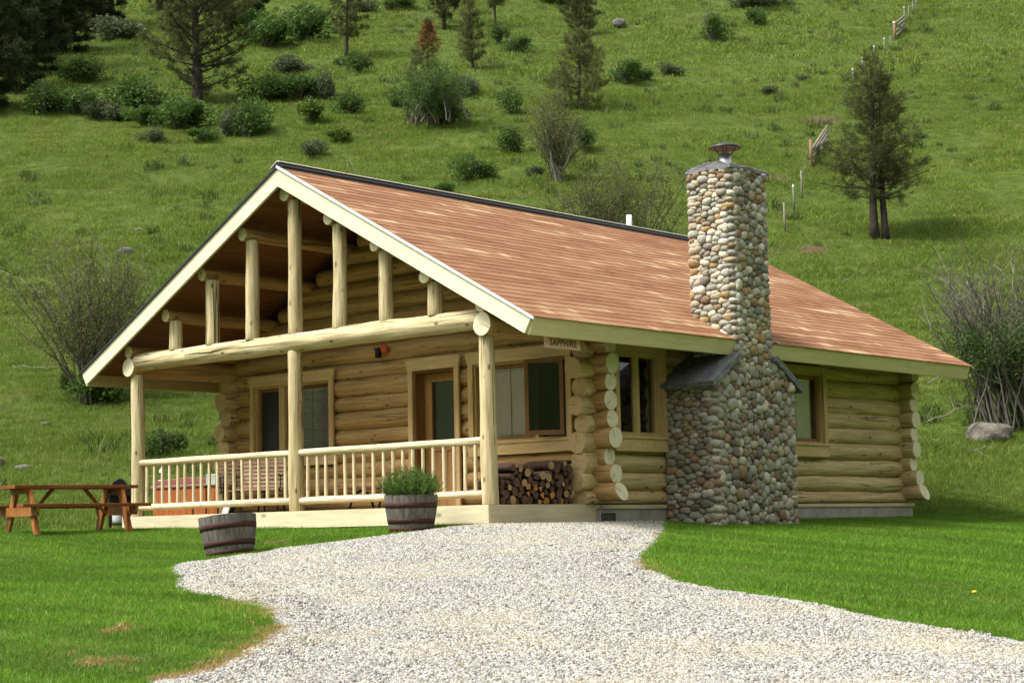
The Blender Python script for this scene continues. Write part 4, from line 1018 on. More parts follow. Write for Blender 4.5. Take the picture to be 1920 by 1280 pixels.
# meadow on the hillside, nearer and farther
def meadow(name, D0, D1, dens, tile, lo, sc):
    D, L = jframe(D0, D1, dens, 4.0, 0.38); x, y = XY(D, L); t_h = hill_t(x, y)
    k = (t_h > 0.3 + RNG.normal(0, 0.6, len(x))) & free(x, y) & ~on_soil(x, y)
    x, y = x[k], y[k]; P = np.column_stack([x, y, ground_z(x, y)])
    hv = 1 + 0.8 * fbm(x / 2.2 + 4, y / 2.2, 3)
    scatter(name, [tile() for _ in range(5)], P, RNG.random(len(P)) * 6.28, np.clip(hv, 0.55, 1.8) * RNG.uniform(0.75, 1.2, len(P)) * sc, [M['meadow']])
meadow('meadow_grass', 31, 56, 0.19, lambda: grass_tile(52, 0.20, 0.06, 0.19, 0.010, 0.95, RNG), 0, 1.0)
meadow('meadow_grass', 56, 95, 0.34, lambda: grass_tile(60, 0.36, 0.06, 0.19, 0.016, 0.95, RNG), 0, 1.0)
meadow('meadow_grass', 95, 190, 0.75, lambda: grass_tile(80, 0.8, 0.08, 0.24, 0.034, 0.95, RNG), 0, 1.0)

D, L = frame_points(36, 135, 0.42, 3.0, 0.31); x, y = XY(D, L); k = (hill_t(x, y) > 0.8) & free(x, y) & (fbm(x / 9 + 7, y / 9, 3) > -0.12); x, y = x[k], y[k]
P = np.column_stack([x, y, ground_z(x, y)])
M['weed'] = grass_mat('weed_leaves', (0.045, 0.075, 0.018), (0.085, 0.125, 0.028), (0.14, 0.17, 0.06), (0.17, 0.15, 0.07), 0.6, 0.4, 0.8)
scatter('meadow_weeds', [grass_tile(46, rr_, 0.08, hh_, 0.028, 1.0, RNG) for rr_, hh_ in ((0.2, 0.25), (0.3, 0.28), (0.26, 0.42), (0.16, 0.3))], P, RNG.random(len(P)) * 6.28, RNG.uniform(0.5, 1.4, len(P)) ** 1.5, [M['weed']])

# gravel stones on the driveway
t = NT('gravel_stones'); v = t.attr('val')
c = t.ramp(v, [(0.0, (0.085, 0.083, 0.076)), (0.22, (0.19, 0.186, 0.172)), (0.5, (0.33, 0.326, 0.302)), (0.82, (0.48, 0.476, 0.445)), (0.94, (0.36, 0.32, 0.23)), (1.0, (0.24, 0.18, 0.13))])
n = t.noise(t.pos(), 0.7, 5)
c = t.mix(t.ramp(n, [(0.48, (0, 0, 0)), (0.70, (0.42,) * 3)]), c, (0.44, 0.39, 0.26))
M['gravel'] = t.principled(c, 0.9, spec=0.15)
def gravel_tile(n, radius, rg):
    V = []; F = []; a = []; b = 0
    for i in range(n):
        r = radius * math.sqrt(rg.random()); th = rg.random() * 6.28; s = 0.0050 + 0.0085 * rg.random() ** 2.0
        q = ICO1_V * (1 + rg.normal(0, 0.16, (len(ICO1_V), 1))) * np.array([s * rg.uniform(0.9, 1.6), s * rg.uniform(0.8, 1.1), s * rg.uniform(0.5, 0.9)])
        e = rg.normal(0, 0.5, 2); R = np.array(Matrix.Rotation(rg.random() * 6.28, 3, 'Z') @ Matrix.Rotation(e[0], 3, 'X') @ Matrix.Rotation(e[1], 3, 'Y'))
        V.append(q @ R.T + np.array([r * math.cos(th), r * math.sin(th), s * 0.3 + 0.004 * rg.random()])); F.append(np.array(ICO1_F) + b); b += len(q); a += [rg.random()] * len(q)
    return np.concatenate(V), np.concatenate(F), np.array(a)
def jgrid(x0, x1, y0, y1, st):
    x, y = np.meshgrid(np.arange(x0, x1, st), np.arange(y0, y1, st)); x = x.ravel(); y = y.ravel()
    return x + RNG.uniform(-0.5, 0.5, len(x)) * st, y + RNG.uniform(-0.5, 0.5, len(x)) * st
x, y = jgrid(bb0[0], bb1[0], bb0[1], bb1[1], 0.19)
D, L = DL(x, y); k = inside(x, y) & (D > 9.5) & (np.abs(L) < 0.37 * D + 1.2); x, y = x[k], y[k]; ed = edge_dist(x, y); k = ed > 0.20; x, y, ed = x[k], y[k], ed[k]
lift = lambda e: 0.010 + 0.035 * np.clip(e / 0.6, 0, 1)
P = np.column_stack([x, y, ground_z(x, y) + lift(ed)])
scatter('gravel', [gravel_tile(360, 0.21, RNG) for _ in range(5)], P, RNG.random(len(P)) * 6.28, RNG.uniform(0.85, 1.15, len(P)), [M['gravel']])
j = RNG.integers(0, len(DRIVE), 16000); x = DRIVE[j, 0] + RNG.uniform(-0.32, 0.32, 16000); y = DRIVE[j, 1] + RNG.uniform(-0.32, 0.32, 16000)
D, L = DL(x, y); k = inside(x, y) & (D > 9.5) & (np.abs(L) < 0.37 * D + 1.2); x, y = x[k], y[k]; ed = edge_dist(x, y); k = (ed > 0.02) & (ed < 0.30); x, y, ed = x[k], y[k], ed[k]
P = np.column_stack([x, y, ground_z(x, y) + lift(ed)])
scatter('gravel', [gravel_tile(30, 0.055, RNG) for _ in range(4)], P, RNG.random(len(P)) * 6.28, RNG.uniform(0.8, 1.15, len(P)), [M['gravel']])

# ------------------------------------------------------------------ things by the cabin
# name board under the eave
sg = empty('name_board', (4.90, 0.16, 2.11), 0, 'small carved wooden name board hanging under the eave corner', 'sign')
mb = MB(); mb.box(-0.016, 0.016, 0, 0.74, -0.004, 0.155); mb.build('board', M['sign'], sg, bevel=0.003)
tc = bpy.data.curves.new('lettering', 'FONT'); tc.body = 'SAPPHIRE'; tc.size = 0.152; tc.extrude = 0.003; tc.align_x = 'CENTER'; tc.align_y = 'CENTER'; tc.space_character = 1.06; tc.offset = 0.0012
tmp = bpy.data.objects.new('tmp', tc); COL.objects.link(tmp); dg = bpy.context.evaluated_depsgraph_get(); lme = bpy.data.meshes.new_from_object(tmp.evaluated_get(dg)); bpy.data.objects.remove(tmp)
lme.materials.clear(); lme.materials.append(M['sign_letter']); lo = bpy.data.objects.new('lettering', lme); link(lo, sg); lo.location = (0.0185, 0.37, 0.074); lo.rotation_euler = (PI / 2, 0, PI / 2); lo.scale = (0.86, 0.86, 1)
mb = MB()
for yy in (0.08, 0.66): mb.tube([(0, yy, 0.15), (0, yy, 0.27)], 0.006, 6)
mb.build('hanger', M['black'], sg)

# ornament on the wall above the porch
og = empty('wall_ornament', (-0.17, YF_ - 0.18, 2.56), 0, 'small black and orange ornament on the log wall between beam and door', 'ornament')
mb = MB(); mb.lathe([(0.001, -0.09), (0.045, -0.085), (0.06, -0.05), (0.05, 0.0), (0.055, 0.05), (0.02, 0.085), (0.001, 0.09)], 14); o = mb.build('black_body', M['black'], og, True); o.location = (-0.03, -0.06, 0)
mb = MB(); mb.add(ICO_V * np.array([0.085, 0.05, 0.085]), ICO_F); o = mb.build('orange_disc', M['orange'], og, True); o.location = (0.075, -0.03, 0.055)
mb = MB(); mb.tube([(-0.05, -0.03, 0.03), (-0.14, -0.03, 0.05), (-0.16, -0.03, 0.12)], [0.012, 0.01, 0.004], 6); mb.tube([(0, 0.06, 0), (0, -0.05, 0)], 0.012, 6); mb.build('bracket', M['black'], og)

# firewood stack: rounds and split pieces lying across the end of the deck
def firewood(kind, r, seed, name='firewood_log'):
    rg = random.Random(seed); ln = rg.uniform(0.36, 0.44); mb = MB()
    if kind == 'split':
        k = rg.choice((3, 3, 4)); a0 = rg.uniform(0, 6.28); poly = []
        for i in range(k):
            a = a0 + 2 * PI * i / k + rg.uniform(-0.25, 0.25); poly.append((r * 1.15 * math.cos(a), r * 1.15 * math.sin(a)))
        out = []
        for i in range(k):
            p, q = Vector(poly[i]), Vector(poly[(i + 1) % k]); out += [p.lerp(q, 0.12), p.lerp(q, 0.5) * rg.uniform(0.98, 1.1), p.lerp(q, 0.88)]
        poly = [(p.x, p.y) for p in out]
    else:
        k = 14; ph = rg.uniform(0, 6.28); poly = [(r * (1 + 0.06 * math.sin(2 * a + ph) + 0.03 * math.sin(5 * a)) * math.cos(a), r * (1 + 0.06 * math.sin(2 * a + ph) + 0.03 * math.sin(5 * a)) * math.sin(a)) for a in [2 * PI * i / k for i in range(k)]]
    n = len(poly); V = []
    for i, xx in enumerate((-ln, -ln * 0.66, -ln * 0.33, 0.0)):
        b1, b2 = rg.uniform(-0.006, 0.006), rg.uniform(-0.006, 0.006); V += [(xx, p[0] + b1, p[1] + b2) for p in poly]
    mb.add(V, [(i * n + j, i * n + (j + 1) % n, (i + 1) * n + (j + 1) % n, (i + 1) * n + j) for i in range(3) for j in range(n)], 0)
    mb.f += [tuple(range(n))[::-1], tuple(3 * n + j for j in range(n))]; mb.m += [1, 1]
    return mb
rg = random.Random(11); circ = []
YA, YB = 0.14, 1.74
def top_of(yv): return 0.36 if yv < 0.40 else (0.60 if yv < 0.85 else (0.50 if yv < 1.25 else 0.64))
fails = 0; gid = 0
while fails < 60 and len(circ) < 130:
    r = rg.choice((0.034, 0.042, 0.048, 0.055, 0.064)); best = None
    for _ in range(40):
        yy = rg.uniform(YA + r, YB - r); z = r
        for (cy, cz, cr) in circ:
            dd = abs(cy - yy)
            if dd < cr + r: z = max(z, cz + math.sqrt((cr + r) ** 2 - dd * dd))
        if z + r < top_of(yy) and (best is None or z < best[1]): best = (yy, z)
    if best is None: fails += 1; continue
    circ.append((best[0], best[1], r))
for i, (yy, z, r) in enumerate(circ):
    low_right = (yy > 0.7 and z < 0.26); topz = z + r > top_of(yy) - 0.10
    if low_right and rg.random() < 0.45: kind, em, lab = 'split', 'fire_orange', 'split firewood wedge with orange cut end, low in the porch stack'
    elif topz and rg.random() < 0.35 and r > 0.034: kind, em, lab = 'round', 'fire_pale', 'round firewood log with pale tan end, near the top of the porch stack'
    elif rg.random() < 0.3: kind, em, lab = 'split', 'fire_dark', 'split firewood piece with dark weathered end in the porch stack'
    elif rg.random() < 0.14: kind, em, lab = 'round', 'fire_pale', 'round firewood log with pale end, inside the porch stack'
    else: kind, em, lab = 'round', 'fire_dark', 'round bark covered firewood log with dark end in the porch stack'
    o = firewood(kind, r * 0.99, 500 + i).build('firewood_log', [M['fire_bark'], M[em]]); o.location = (4.055 + rg.uniform(-0.05, 0.01), yy, z + 0.001)
    tag(o, lab, 'firewood', 'firewood stacked on the porch end')

# half barrels
def barrel(name, loc, tilt, tilt_dir, label, h=0.50):
    root = empty(name, loc, 0, label, 'planter', 'half barrel planters'); root.rotation_euler = (tilt * math.sin(tilt_dir), tilt * math.cos(tilt_dir), 0.4)
    ns = 26
    prof = lambda z: 0.285 + 0.075 * math.sin(min(1, (z / h) * 0.95) * PI / 2)
    mb = MB(); rg = random.Random(hash(label) % 999)
    rg = random.Random(len(label))
    for k in range(ns):
        a0 = 2 * PI * k / ns + 0.0015; a1 = 2 * PI * (k + 1) / ns - 0.0015; dr = rg.uniform(-0.0015, 0.0015); top = h + rg.uniform(-0.006, 0.004); V = []
        zs = [0, 0.17 * h, 0.36 * h, 0.6 * h, 0.8 * h, top]
        for z in zs:
            for (a, rr_) in ((a0, 0.0), ((a0 + a1) / 2, 0.003), (a1, 0.0), (a1, -0.026), (a0, -0.026)):
                R = prof(z) + dr + rr_; V.append((R * math.cos(a), R * math.sin(a), z))
        F = [(i * 5 + j, i * 5 + (j + 1) % 5, (i + 1) * 5 + (j + 1) % 5, (i + 1) * 5 + j) for i in range(5) for j in range(5)] + [(25, 26, 27, 28, 29), (4, 3, 2, 1, 0)]
        mb.add(V, F)
    mb.build('staves', M['stave'], root)
    for z0, z1 in ((0.005, 0.062), (0.115, 0.185), (0.325, 0.40)):
        m2 = MB(); e = 0.006; m2.lathe([(prof(z0) - 0.003, z0), (prof(z0) + e, z0), (prof((z0 + z1) / 2) + e, (z0 + z1) / 2), (prof(z1) + e, z1), (prof(z1) - 0.003, z1)], 40); m2.build('hoop', M['hoop'], root, True)
    m3 = MB(); m3.lathe([(0.001, h - 0.05), (0.15, h - 0.045), (prof(h - 0.07) - 0.02, h - 0.07)], 24); m3.build('soil', M['soil'], root)
    return root
b1p = (2.95, -3.72); b2p = (3.42, -0.98)
barrel('barrel_planter', (b1p[0], b1p[1], gz(*b1p) - 0.01), math.radians(7), math.radians(200), 'tilted empty half barrel planter standing at the left gravel edge')
barrel('barrel_planter', (b2p[0], b2p[1], gz(*b2p) + 0.0), math.radians(0.5), 0, 'half barrel planter in front of the railing, holding a bushy green plant')

# ------------------------------------------------------------------ foliage helpers
def cards(P, A, Bv, val, taper=0.35):
    """leaf or needle faces: base P, long vector A, half width vector Bv"""
    n = len(P); V = np.stack([P - Bv, P + Bv, P + A + Bv * taper, P + A - Bv * taper], 1).reshape(-1, 3); F = np.arange(n * 4).reshape(-1, 4); return V, F, np.repeat(val, 4)
def leaf_object(name, sets, mat, parent):
    V = []; F = []; A = []; n = 0
    for v, f, a in sets: V.append(v); F.append(f + n); A.append(a); n += len(v)
    o = bpy.data.objects.new(name, raw_mesh(name, np.concatenate(V), np.concatenate(F), [mat], False, {'val': ('POINT', 'FLOAT', np.concatenate(A))})); return link(o, parent)
M['herb'] = leaf_mat('herb_leaves', (0.055, 0.115, 0.022), (0.15, 0.23, 0.045), 0.3, 8.0)
M['pine'] = leaf_mat('pine_needles', (0.050, 0.062, 0.020), (0.135, 0.145, 0.048), 0.32, 0.8)
M['pine_dark'] = leaf_mat('dark_fir_needles', (0.020, 0.030, 0.011), (0.055, 0.072, 0.026), 0.25, 0.8)
M['pine_olive'] = leaf_mat('olive_pine_needles', (0.085, 0.095, 0.032), (0.165, 0.170, 0.062), 0.4, 0.8)
M['pine_rust'] = leaf_mat('rusty_pine_needles', (0.15, 0.06, 0.02), (0.28, 0.12, 0.045), 0.2, 0.8)
M['shrub'] = leaf_mat('shrub_leaves', (0.045, 0.092, 0.020), (0.125, 0.205, 0.045), 0.35, 2.5)
M['shrub_blue'] = leaf_mat('grey_shrub_leaves', (0.075, 0.098, 0.045), (0.155, 0.185, 0.09), 0.3, 2.5)
M['willow'] = leaf_mat('willow_leaves', (0.075, 0.095, 0.022), (0.17, 0.185, 0.05), 0.3, 1.5)
M['fern'] = leaf_mat('bright_leaves', (0.07, 0.13, 0.018), (0.16, 0.24, 0.04), 0.3, 2.5)

# green plant in the second barrel
pr = empty('potted_plant', (b2p[0], b2p[1], gz(*b2p) + 0.44), 0, 'bushy bright green feathery plant growing in the right barrel', 'plant')
rg = np.random.default_rng(21); n = 420
a = rg.random(n) * 2 * PI; r = 0.30 * np.sqrt(rg.random(n)); base = np.column_stack([r * np.cos(a), r * np.sin(a), np.zeros(n)])
hh = rg.uniform(0.22, 0.43, n) * (1.08 - 0.5 * (r / 0.30) ** 3); lean = np.column_stack([base[:, 0] * 0.45 + rg.normal(0, 0.035, n), base[:, 1] * 0.45 + rg.normal(0, 0.035, n), hh])
mb = MB()
for i in range(n): mb.tube([base[i], base[i] + lean[i] * 0.5 + (0, 0, 0.01), base[i] + lean[i]], [0.004, 0.003, 0.001], 3, cap=False)
mb.build('stems', plain_mat('green_stems', (0.10, 0.15, 0.035), 0.7, bump=0), pr)
m_ = 26; tt = np.tile(np.linspace(0.12, 1.0, m_), n); bi = np.repeat(np.arange(n), m_); Pp = base[bi] + lean[bi] * tt[:, None]
Dv = unit(rg.normal(0, 1, (len(Pp), 3)) + np.array([0, 0, 0.9])); ln = rg.uniform(0.022, 0.05, len(Pp)); Bv = unit(np.cross(Dv, rg.normal(0, 1, Dv.shape))) * 0.0042
leaf_object('foliage', [cards(Pp, Dv * ln[:, None], Bv, np.clip(tt * 0.7 + rg.normal(0, 0.2, len(tt)), 0, 1))], M['herb'], pr)

# picnic table
TA = math.radians(36); tdir = np.array([RT[0] * math.cos(TA) + FW[0] * math.sin(TA), RT[1] * math.cos(TA) + FW[1] * math.sin(TA)])
trz = math.atan2(tdir[1], tdir[0])
def at_z(px, py, z):
    v = ray(px, py); k = (z - CAM_POS[2]) / v[2]; return CAM_POS + v * k
zt = -0.245; cpt = at_z(28, 906, zt + 0.75); tnor = np.array([-tdir[1], tdir[0]])
tc2 = cpt[:2] + tdir * 1.0 + tnor * 0.37
table = empty('picnic_table', (tc2[0], tc2[1], gz(tc2[0], tc2[1]) - 0.01), trz, 'stained wooden picnic table with attached benches on the lawn', 'picnic table')
mb = MB()
for k in range(5): mb.box(-1.0, 1.0, -0.37 + k * 0.149, -0.37 + k * 0.149 + 0.143, 0.700, 0.75)
mb.build('tabletop', M['redwood'], table, bevel=0.004)
for s in (-1, 1):
    mb = MB(); mb.box(-1.03, 1.03, s * 0.66 - 0.135, s * 0.66 - 0.003, 0.41, 0.458); mb.box(-1.03, 1.03, s * 0.66 + 0.003, s * 0.66 + 0.135, 0.41, 0.458); mb.build('bench_seat', M['redwood'], table, bevel=0.004)
for e in (-1, 1):
    x0 = e * 0.72; x1 = x0 + e * 0.05
    for s in (-1, 1):
        mb = MB(); mb.prism([(s * 0.18, 0.70), (s * 0.35, 0.70), (s * 0.70, 0.0), (s * 0.53, 0.0)], 'X', min(x0, x1), max(x0, x1)); mb.build('leg', M['redwoodZ'], table)
    x2 = x1 + e * 0.002; x3 = x2 + e * 0.038
    mb = MB(); mb.prism([(-0.78, 0.42), (0.78, 0.42), (0.78, 0.33), (0.74, 0.28), (-0.74, 0.28), (-0.78, 0.33)], 'X', min(x2, x3), max(x2, x3)); mb.build('bench_support', M['redwoodZ'], table)
    mb = MB(); mb.prism([(-0.34, 0.711), (0.34, 0.711), (0.31, 0.62), (-0.31, 0.62)], 'X', min(x2, x3), max(x2, x3)); mb.build('top_cleat', M['redwoodZ'], table)
    mb = MB(); mb.prism([(e * 0.64, 0.30), (e * 0.60, 0.30), (e * 0.22, 0.71), (e * 0.28, 0.71)][::e], 'Y', -0.035, 0.035); mb.build('brace', M['redwoodZ'], table)

# gas barbecue behind the table
gp = ground_at(208, 992); gp = np.array([-4.95, 0.35])
gr = empty('barbecue_grill', (gp[0], gp[1], gz(gp[0], gp[1])), YAW + math.radians(10) + PI / 2, 'black barbecue grill with peaked lid behind the picnic table', 'grill')
mb = MB(); mb.prism([(-0.20, 0.62), (0.20, 0.62), (0.20, 0.70), (0.10, 0.84), (0.02, 0.89), (-0.05, 0.88), (-0.20, 0.70)], 'X', -0.30, 0.30); mb.build('lid', M['black'], gr, bevel=0.01)
mb = MB(); mb.prism([(-0.19, 0.615), (0.19, 0.615), (0.13, 0.45), (-0.13, 0.45)], 'X', -0.29, 0.29); mb.build('firebox', M['black'], gr)
mb = MB(); mb.tube([(-0.22, -0.24, 0.76), (-0.22, -0.27, 0.76), (0.22, -0.27, 0.76), (0.22, -0.24, 0.76)], 0.012, 8); mb.build('handle', M['galv'], gr)
for xx in (-0.27, 0.27):
    for yy in (-0.17, 0.17):
        mb = MB(); mb.tube([(xx, yy, 0.0), (xx, yy, 0.62)], 0.016, 8); mb.build('leg', M['black'], gr)
mb = MB(); mb.box(-0.28, 0.28, -0.18, 0.18, 0.10, 0.12); mb.build('lower_shelf', M['black'], gr)
mb = MB(); mb.box(-0.60, -0.305, -0.18, 0.18, 0.60, 0.625); mb.box(0.305, 0.6, -0.18, 0.18, 0.60, 0.625); mb.build('side_shelf', M['black'], gr)
mb = MB(); mb.lathe([(0.001, 0.0), (0.12, 0.0), (0.14, 0.05), (0.14, 0.24), (0.10, 0.31), (0.03, 0.33), (0.03, 0.38), (0.001, 0.38)], 18, 0, (0.1, 0, 0.12)); mb.build('gas_bottle', plain_mat('pale_gas_bottle', (0.5, 0.55, 0.52), 0.5), gr, True)

# hot tub left of the porch, behind the railing
ht = empty('hot_tub', (-5.55, 3.25, gz(-5.55, 3.25) - 0.03), 0, 'square hot tub with red brown wooden panels and maroon cover behind the railing', 'hot tub')
mb = MB()
for s in (-1, 1):
    for k in range(12):
        a = -0.98 + k * 0.1635; mb.box(a, a + 0.157, s * 1.0 - 0.012, s * 1.0 + 0.012, 0.10, 0.80); mb.box(s * 1.0 - 0.012, s * 1.0 + 0.012, a, a + 0.157, 0.10, 0.80)
mb.build('cabinet', M['tub'], ht)
mb = MB(); mb.box(-0.96, 0.96, -0.96, 0.96, 0.02, 0.79); mb.build('base', M['dark'], ht)
mb = MB(); mb.box(-1.04, 1.04, -1.04, 1.04, 0.80, 0.86); mb.build('shell_rim', plain_mat('tub_rim', (0.26, 0.13, 0.11), 0.4), ht, bevel=0.015)
mb = MB(); mb.prism([(-1.02, 0.862), (1.02, 0.862), (1.02, 0.94), (0.01, 0.985), (-1.02, 0.94)], 'Y', -1.02, -0.01); mb.prism([(-1.02, 0.862), (1.02, 0.862), (1.02, 0.94), (0.01, 0.985), (-1.02, 0.94)], 'Y', 0.01, 1.02); mb.build('cover', M['cover'], ht, bevel=0.012)
# glass lantern on the tub rim
ln_ = empty('glass_lantern', (-6.36, 2.30, gz(-5.55, 3.25) - 0.03 + 0.86 + 0.08), 0, 'small clear glass lantern on the hot tub corner beside the left post', 'lantern')
mb = MB(); mb.lathe([(0.001, 0), (0.07, 0), (0.07, 0.02), (0.055, 0.025)], 16); mb.lathe([(0.06, 0.17), (0.03, 0.22), (0.012, 0.235), (0.001, 0.26)], 16); mb.build('metal_cap', M['galv'], ln_, True)
mb = MB(); mb.lathe([(0.055, 0.025), (0.062, 0.10), (0.055, 0.17)], 16); mb.build('globe', M['glass'], ln_, True)

# slatted porch chairs with black iron frames
def chair(loc, rz, label, arch=False, wid=0.62):
    root = empty('porch_chair', loc, rz, label, 'chair', 'slatted chairs on the porch'); w = wid / 2
    mb = MB()
    for k in range(7): mb.box(-w, w, -0.24 + k * 0.075, -0.24 + k * 0.075 + 0.058, 0.385, 0.407)
    mb.build('seat', M['slat'], root)
    mb = MB()
    Mx = Matrix.Translation((0, 0.29, 0.42)) @ Matrix.Rotation(math.radians(-14), 4, 'X')
    for k in range(8 if not arch else 9):
        ww = w if not arch or k < 7 else w * (0.86 if k == 7 else 0.55)
        mb.box(-ww, ww, 0, 0.02, 0.02 + k * 0.068, 0.02 + k * 0.068 + 0.044, 0, Mx)
    mb.build('backrest', M['slat'], root)
    for s in (-1, 1):
        xx = s * (w + 0.012); f = MB()
        f.tube([(xx, -0.30, 0.0), (xx, -0.25, 0.12), (xx, -0.26, 0.3), (xx, -0.27, 0.40), (xx, -0.30, 0.55), (xx, -0.24, 0.63), (xx, -0.05, 0.62), (xx, 0.15, 0.61), (xx, 0.36, 0.66)], 0.014, 8)
        f.tube([(xx, 0.34, 0.0), (xx, 0.27, 0.13), (xx, 0.26, 0.38), (xx, 0.32, 0.55), (xx, 0.43, 0.98)], 0.015, 8)
        f.tube([(xx, -0.26, 0.39), (xx, 0.0, 0.36), (xx, 0.26, 0.38)], 0.013, 8)
        f.tube([(xx, -0.10, 0.38), (xx, 0.02, 0.48), (xx, -0.02, 0.60)], 0.010, 6)
        f.build('side_frame', M['black'], root, True)
    return root
chair((-2.78, 1.22, 0), math.radians(60), 'pale slatted chair with arched top and black iron frame behind the left railing', True, 0.66)
chair((-1.95, 0.90, 0), math.radians(38), 'slatted chair with black iron arms just left of the centre post', False, 0.70)
lb = empty('low_bench', (0.75, 0.95, 0), math.radians(-8), 'low porch bench on curved black legs behind the right barrel plant', 'bench')
mb = MB()
for k in range(5): mb.box(-0.45, 0.45, -0.2 + k * 0.082, -0.2 + k * 0.082 + 0.068, 0.33, 0.355)
mb.build('seat', plain_mat('dark_red_slats', (0.13, 0.045, 0.03), 0.6), lb)
for xx in (-0.38, 0.38):
    f = MB(); f.tube([(xx, -0.24, 0.0), (xx, -0.19, 0.14), (xx, -0.12, 0.26), (xx, 0.0, 0.31), (xx, 0.12, 0.26), (xx, 0.19, 0.14), (xx, 0.24, 0.0)], 0.02, 8); f.build('leg', M['black'], lb, True)
# little table beside the chairs
sd = empty('side_table', (-3.25, 0.98, 0), 0.2, 'small metal side table with thin pale top between hot tub and chairs', 'side table')
mb = MB(); mb.box(-0.30, 0.30, -0.2, 0.2, 0.50, 0.515); mb.build('table_top', M['galv'], sd)
for xx in (-0.27, 0.27):
    for yy in (-0.17, 0.17):
        mb = MB(); mb.tube([(xx, yy, 0), (xx, yy, 0.5)], 0.012, 6); mb.build('leg', M['black'], sd)
bx = empty('white_box', (-3.22, 0.98, 0.516), 0.2, 'small pale box standing on the metal side table', 'box')
mb = MB(); mb.box(-0.10, 0.10, -0.06, 0.06, 0, 0.16); mb.build('carton', plain_mat('pale_carton', (0.42, 0.46, 0.40), 0.7), bx); mb = MB(); mb.box(-0.102, 0.102, -0.062, 0.062, 0.161, 0.175); mb.build('lid', M['white'], bx)
wb = empty('white_block', (-1.92, 0.22, 0.0), 0.1, 'white slanted block on the deck edge under the left railing', 'block')
mb = MB(); mb.prism([(-0.10, 0.0), (0.06, 0.0), (0.12, 0.13), (-0.03, 0.13)], 'Y', -0.05, 0.05); mb.build('block_body', M['white'], wb, bevel=0.004); mb = MB(); mb.prism([(0.065, 0.0), (0.09, 0.0), (0.15, 0.13), (0.125, 0.13)], 'Y', -0.05, 0.05); mb.build('block_back', M['black'], wb)

# ------------------------------------------------------------------ trees, shrubs and thickets on the hill
def tree_mesh(seed, H, r0, cb, R, whorl, leafmat, trunk_lean=0.02, top_pow=0.75, tufts=1.0, nl=0.2, dead_below=0.0, rust_top=False, needles=16, nw=0.011, droop=0.1):
    rg = np.random.default_rng(seed); rp = random.Random(seed); tb = MB()
    lean = rg.normal(0, trunk_lean, 2)
    def trunk_at(z): return np.array([lean[0] * z + 0.03 * math.sin(z * 0.9 + seed), lean[1] * z + 0.03 * math.cos(z * 0.7 + seed), z])
    zs = np.linspace(0, H, 14); tb.tube([trunk_at(z) for z in zs], [r0 * (1.25 if i == 0 else 1) * max(0.05, 1 - (z / H) ** 1.1 * 0.96) for i, z in enumerate(zs)], 9, wob=0.06, rng=rp)
    C = []; Dv = []
    z = cb
    while z < H * 0.985:
        t_ = (z - cb) / (H - cb); nb = rp.choice((3, 4, 4, 5)); a0 = rp.uniform(0, 6.28)
        for k in range(nb):
            a = a0 + 2 * PI * k / nb + rp.uniform(-0.4, 0.4); ln = R * (max(0.04, 1 - t_) ** top_pow) * rp.uniform(0.55, 1.08) * (0.75 + 0.5 * min(1, t_ * 4 + 0.4) - 0.25)
            if rp.random() < 0.10: ln *= 0.5
            el = (0.55 * t_ + 0.12) - droop + rp.uniform(-0.12, 0.12)
            d = np.array([math.cos(a) * math.cos(el), math.sin(a) * math.cos(el), math.sin(el)])
            p0 = trunk_at(z); rb_ = max(0.006, r0 * 0.28 * (ln / R) ** 1.2)
            seg = 5; pts = [p0]; dd = d.copy()
            for i in range(seg): dd = dd + np.array([rp.uniform(-.12, .12), rp.uniform(-.12, .12), 0.07]); dd /= np.linalg.norm(dd); pts.append(pts[-1] + dd * ln / seg)
            tb.tube(pts, [rb_ * (1 - 0.8 * i / seg) for i in range(seg + 1)], 4, cap=False)
            if z < cb + dead_below and rp.random() < 0.75:
                for i in range(1, seg + 1):
                    e = np.array([rp.uniform(-1, 1), rp.uniform(-1, 1), rp.uniform(-.3, .4)]) * ln * 0.22; tb.tube([pts[i], pts[i] + e], [rb_ * 0.35, 0.002], 3, cap=False)
                continue
            nt_ = max(2, int(ln * 9 * tufts))
            for j in range(nt_):
                u = 0.25 + 0.75 * (j + rp.random()) / nt_; i = min(seg - 1, int(u * seg)); f = u * seg - i
                c = pts[i] * (1 - f) + pts[i + 1] * f; side = np.array([rp.gauss(0, 1), rp.gauss(0, 1), rp.gauss(0.15, 0.6)]); side /= np.linalg.norm(side)
                off = ln * 0.26 * (1.15 - u) * rp.uniform(0.3, 1.3)
                e = c + side * off
                if off > 0.12: tb.tube([c, e], [rb_ * 0.3 + 0.002, 0.002], 3, cap=False)
                C.append(e); Dv.append(unit(side * 0.7 + d * 0.7 + np.array([0, 0, 0.25])))
        z += whorl * rp.uniform(0.75, 1.25)
    C = np.array(C); Dv = np.array(Dv); n = len(C)
    Pn = np.repeat(C, needles, 0) + rg.normal(0, nl * 0.22, (n * needles, 3)); Dn = unit(np.repeat(Dv, needles, 0) * 0.75 + rg.normal(0, 0.62, (n * needles, 3)))
    ln = nl * rg.uniform(0.55, 1.1, n * needles); Bn = unit(np.cross(Dn, rg.normal(0, 1, Dn.shape))) * nw
    val = np.clip(np.repeat(rg.random(n), needles) * 0.6 + rg.random(n * needles) * 0.4, 0, 1)
    return tb, cards(Pn, Dn * ln[:, None], Bn, val)
def place_tree(name, p, label, cat, group, parts, mats, rz=0.0, scale=1.0):
    root = empty(name, (p[0], p[1], p[2] - 0.06), rz, label, cat, group); root.scale = (scale,) * 3 if not hasattr(scale, '__len__') else scale
    tb, cr = parts; tb.build('trunk', mats[0], root, True)
    leaf_object('crown', [cr], mats[1], root); return root
def px_h(p, px): return px * depth(p) / FPX
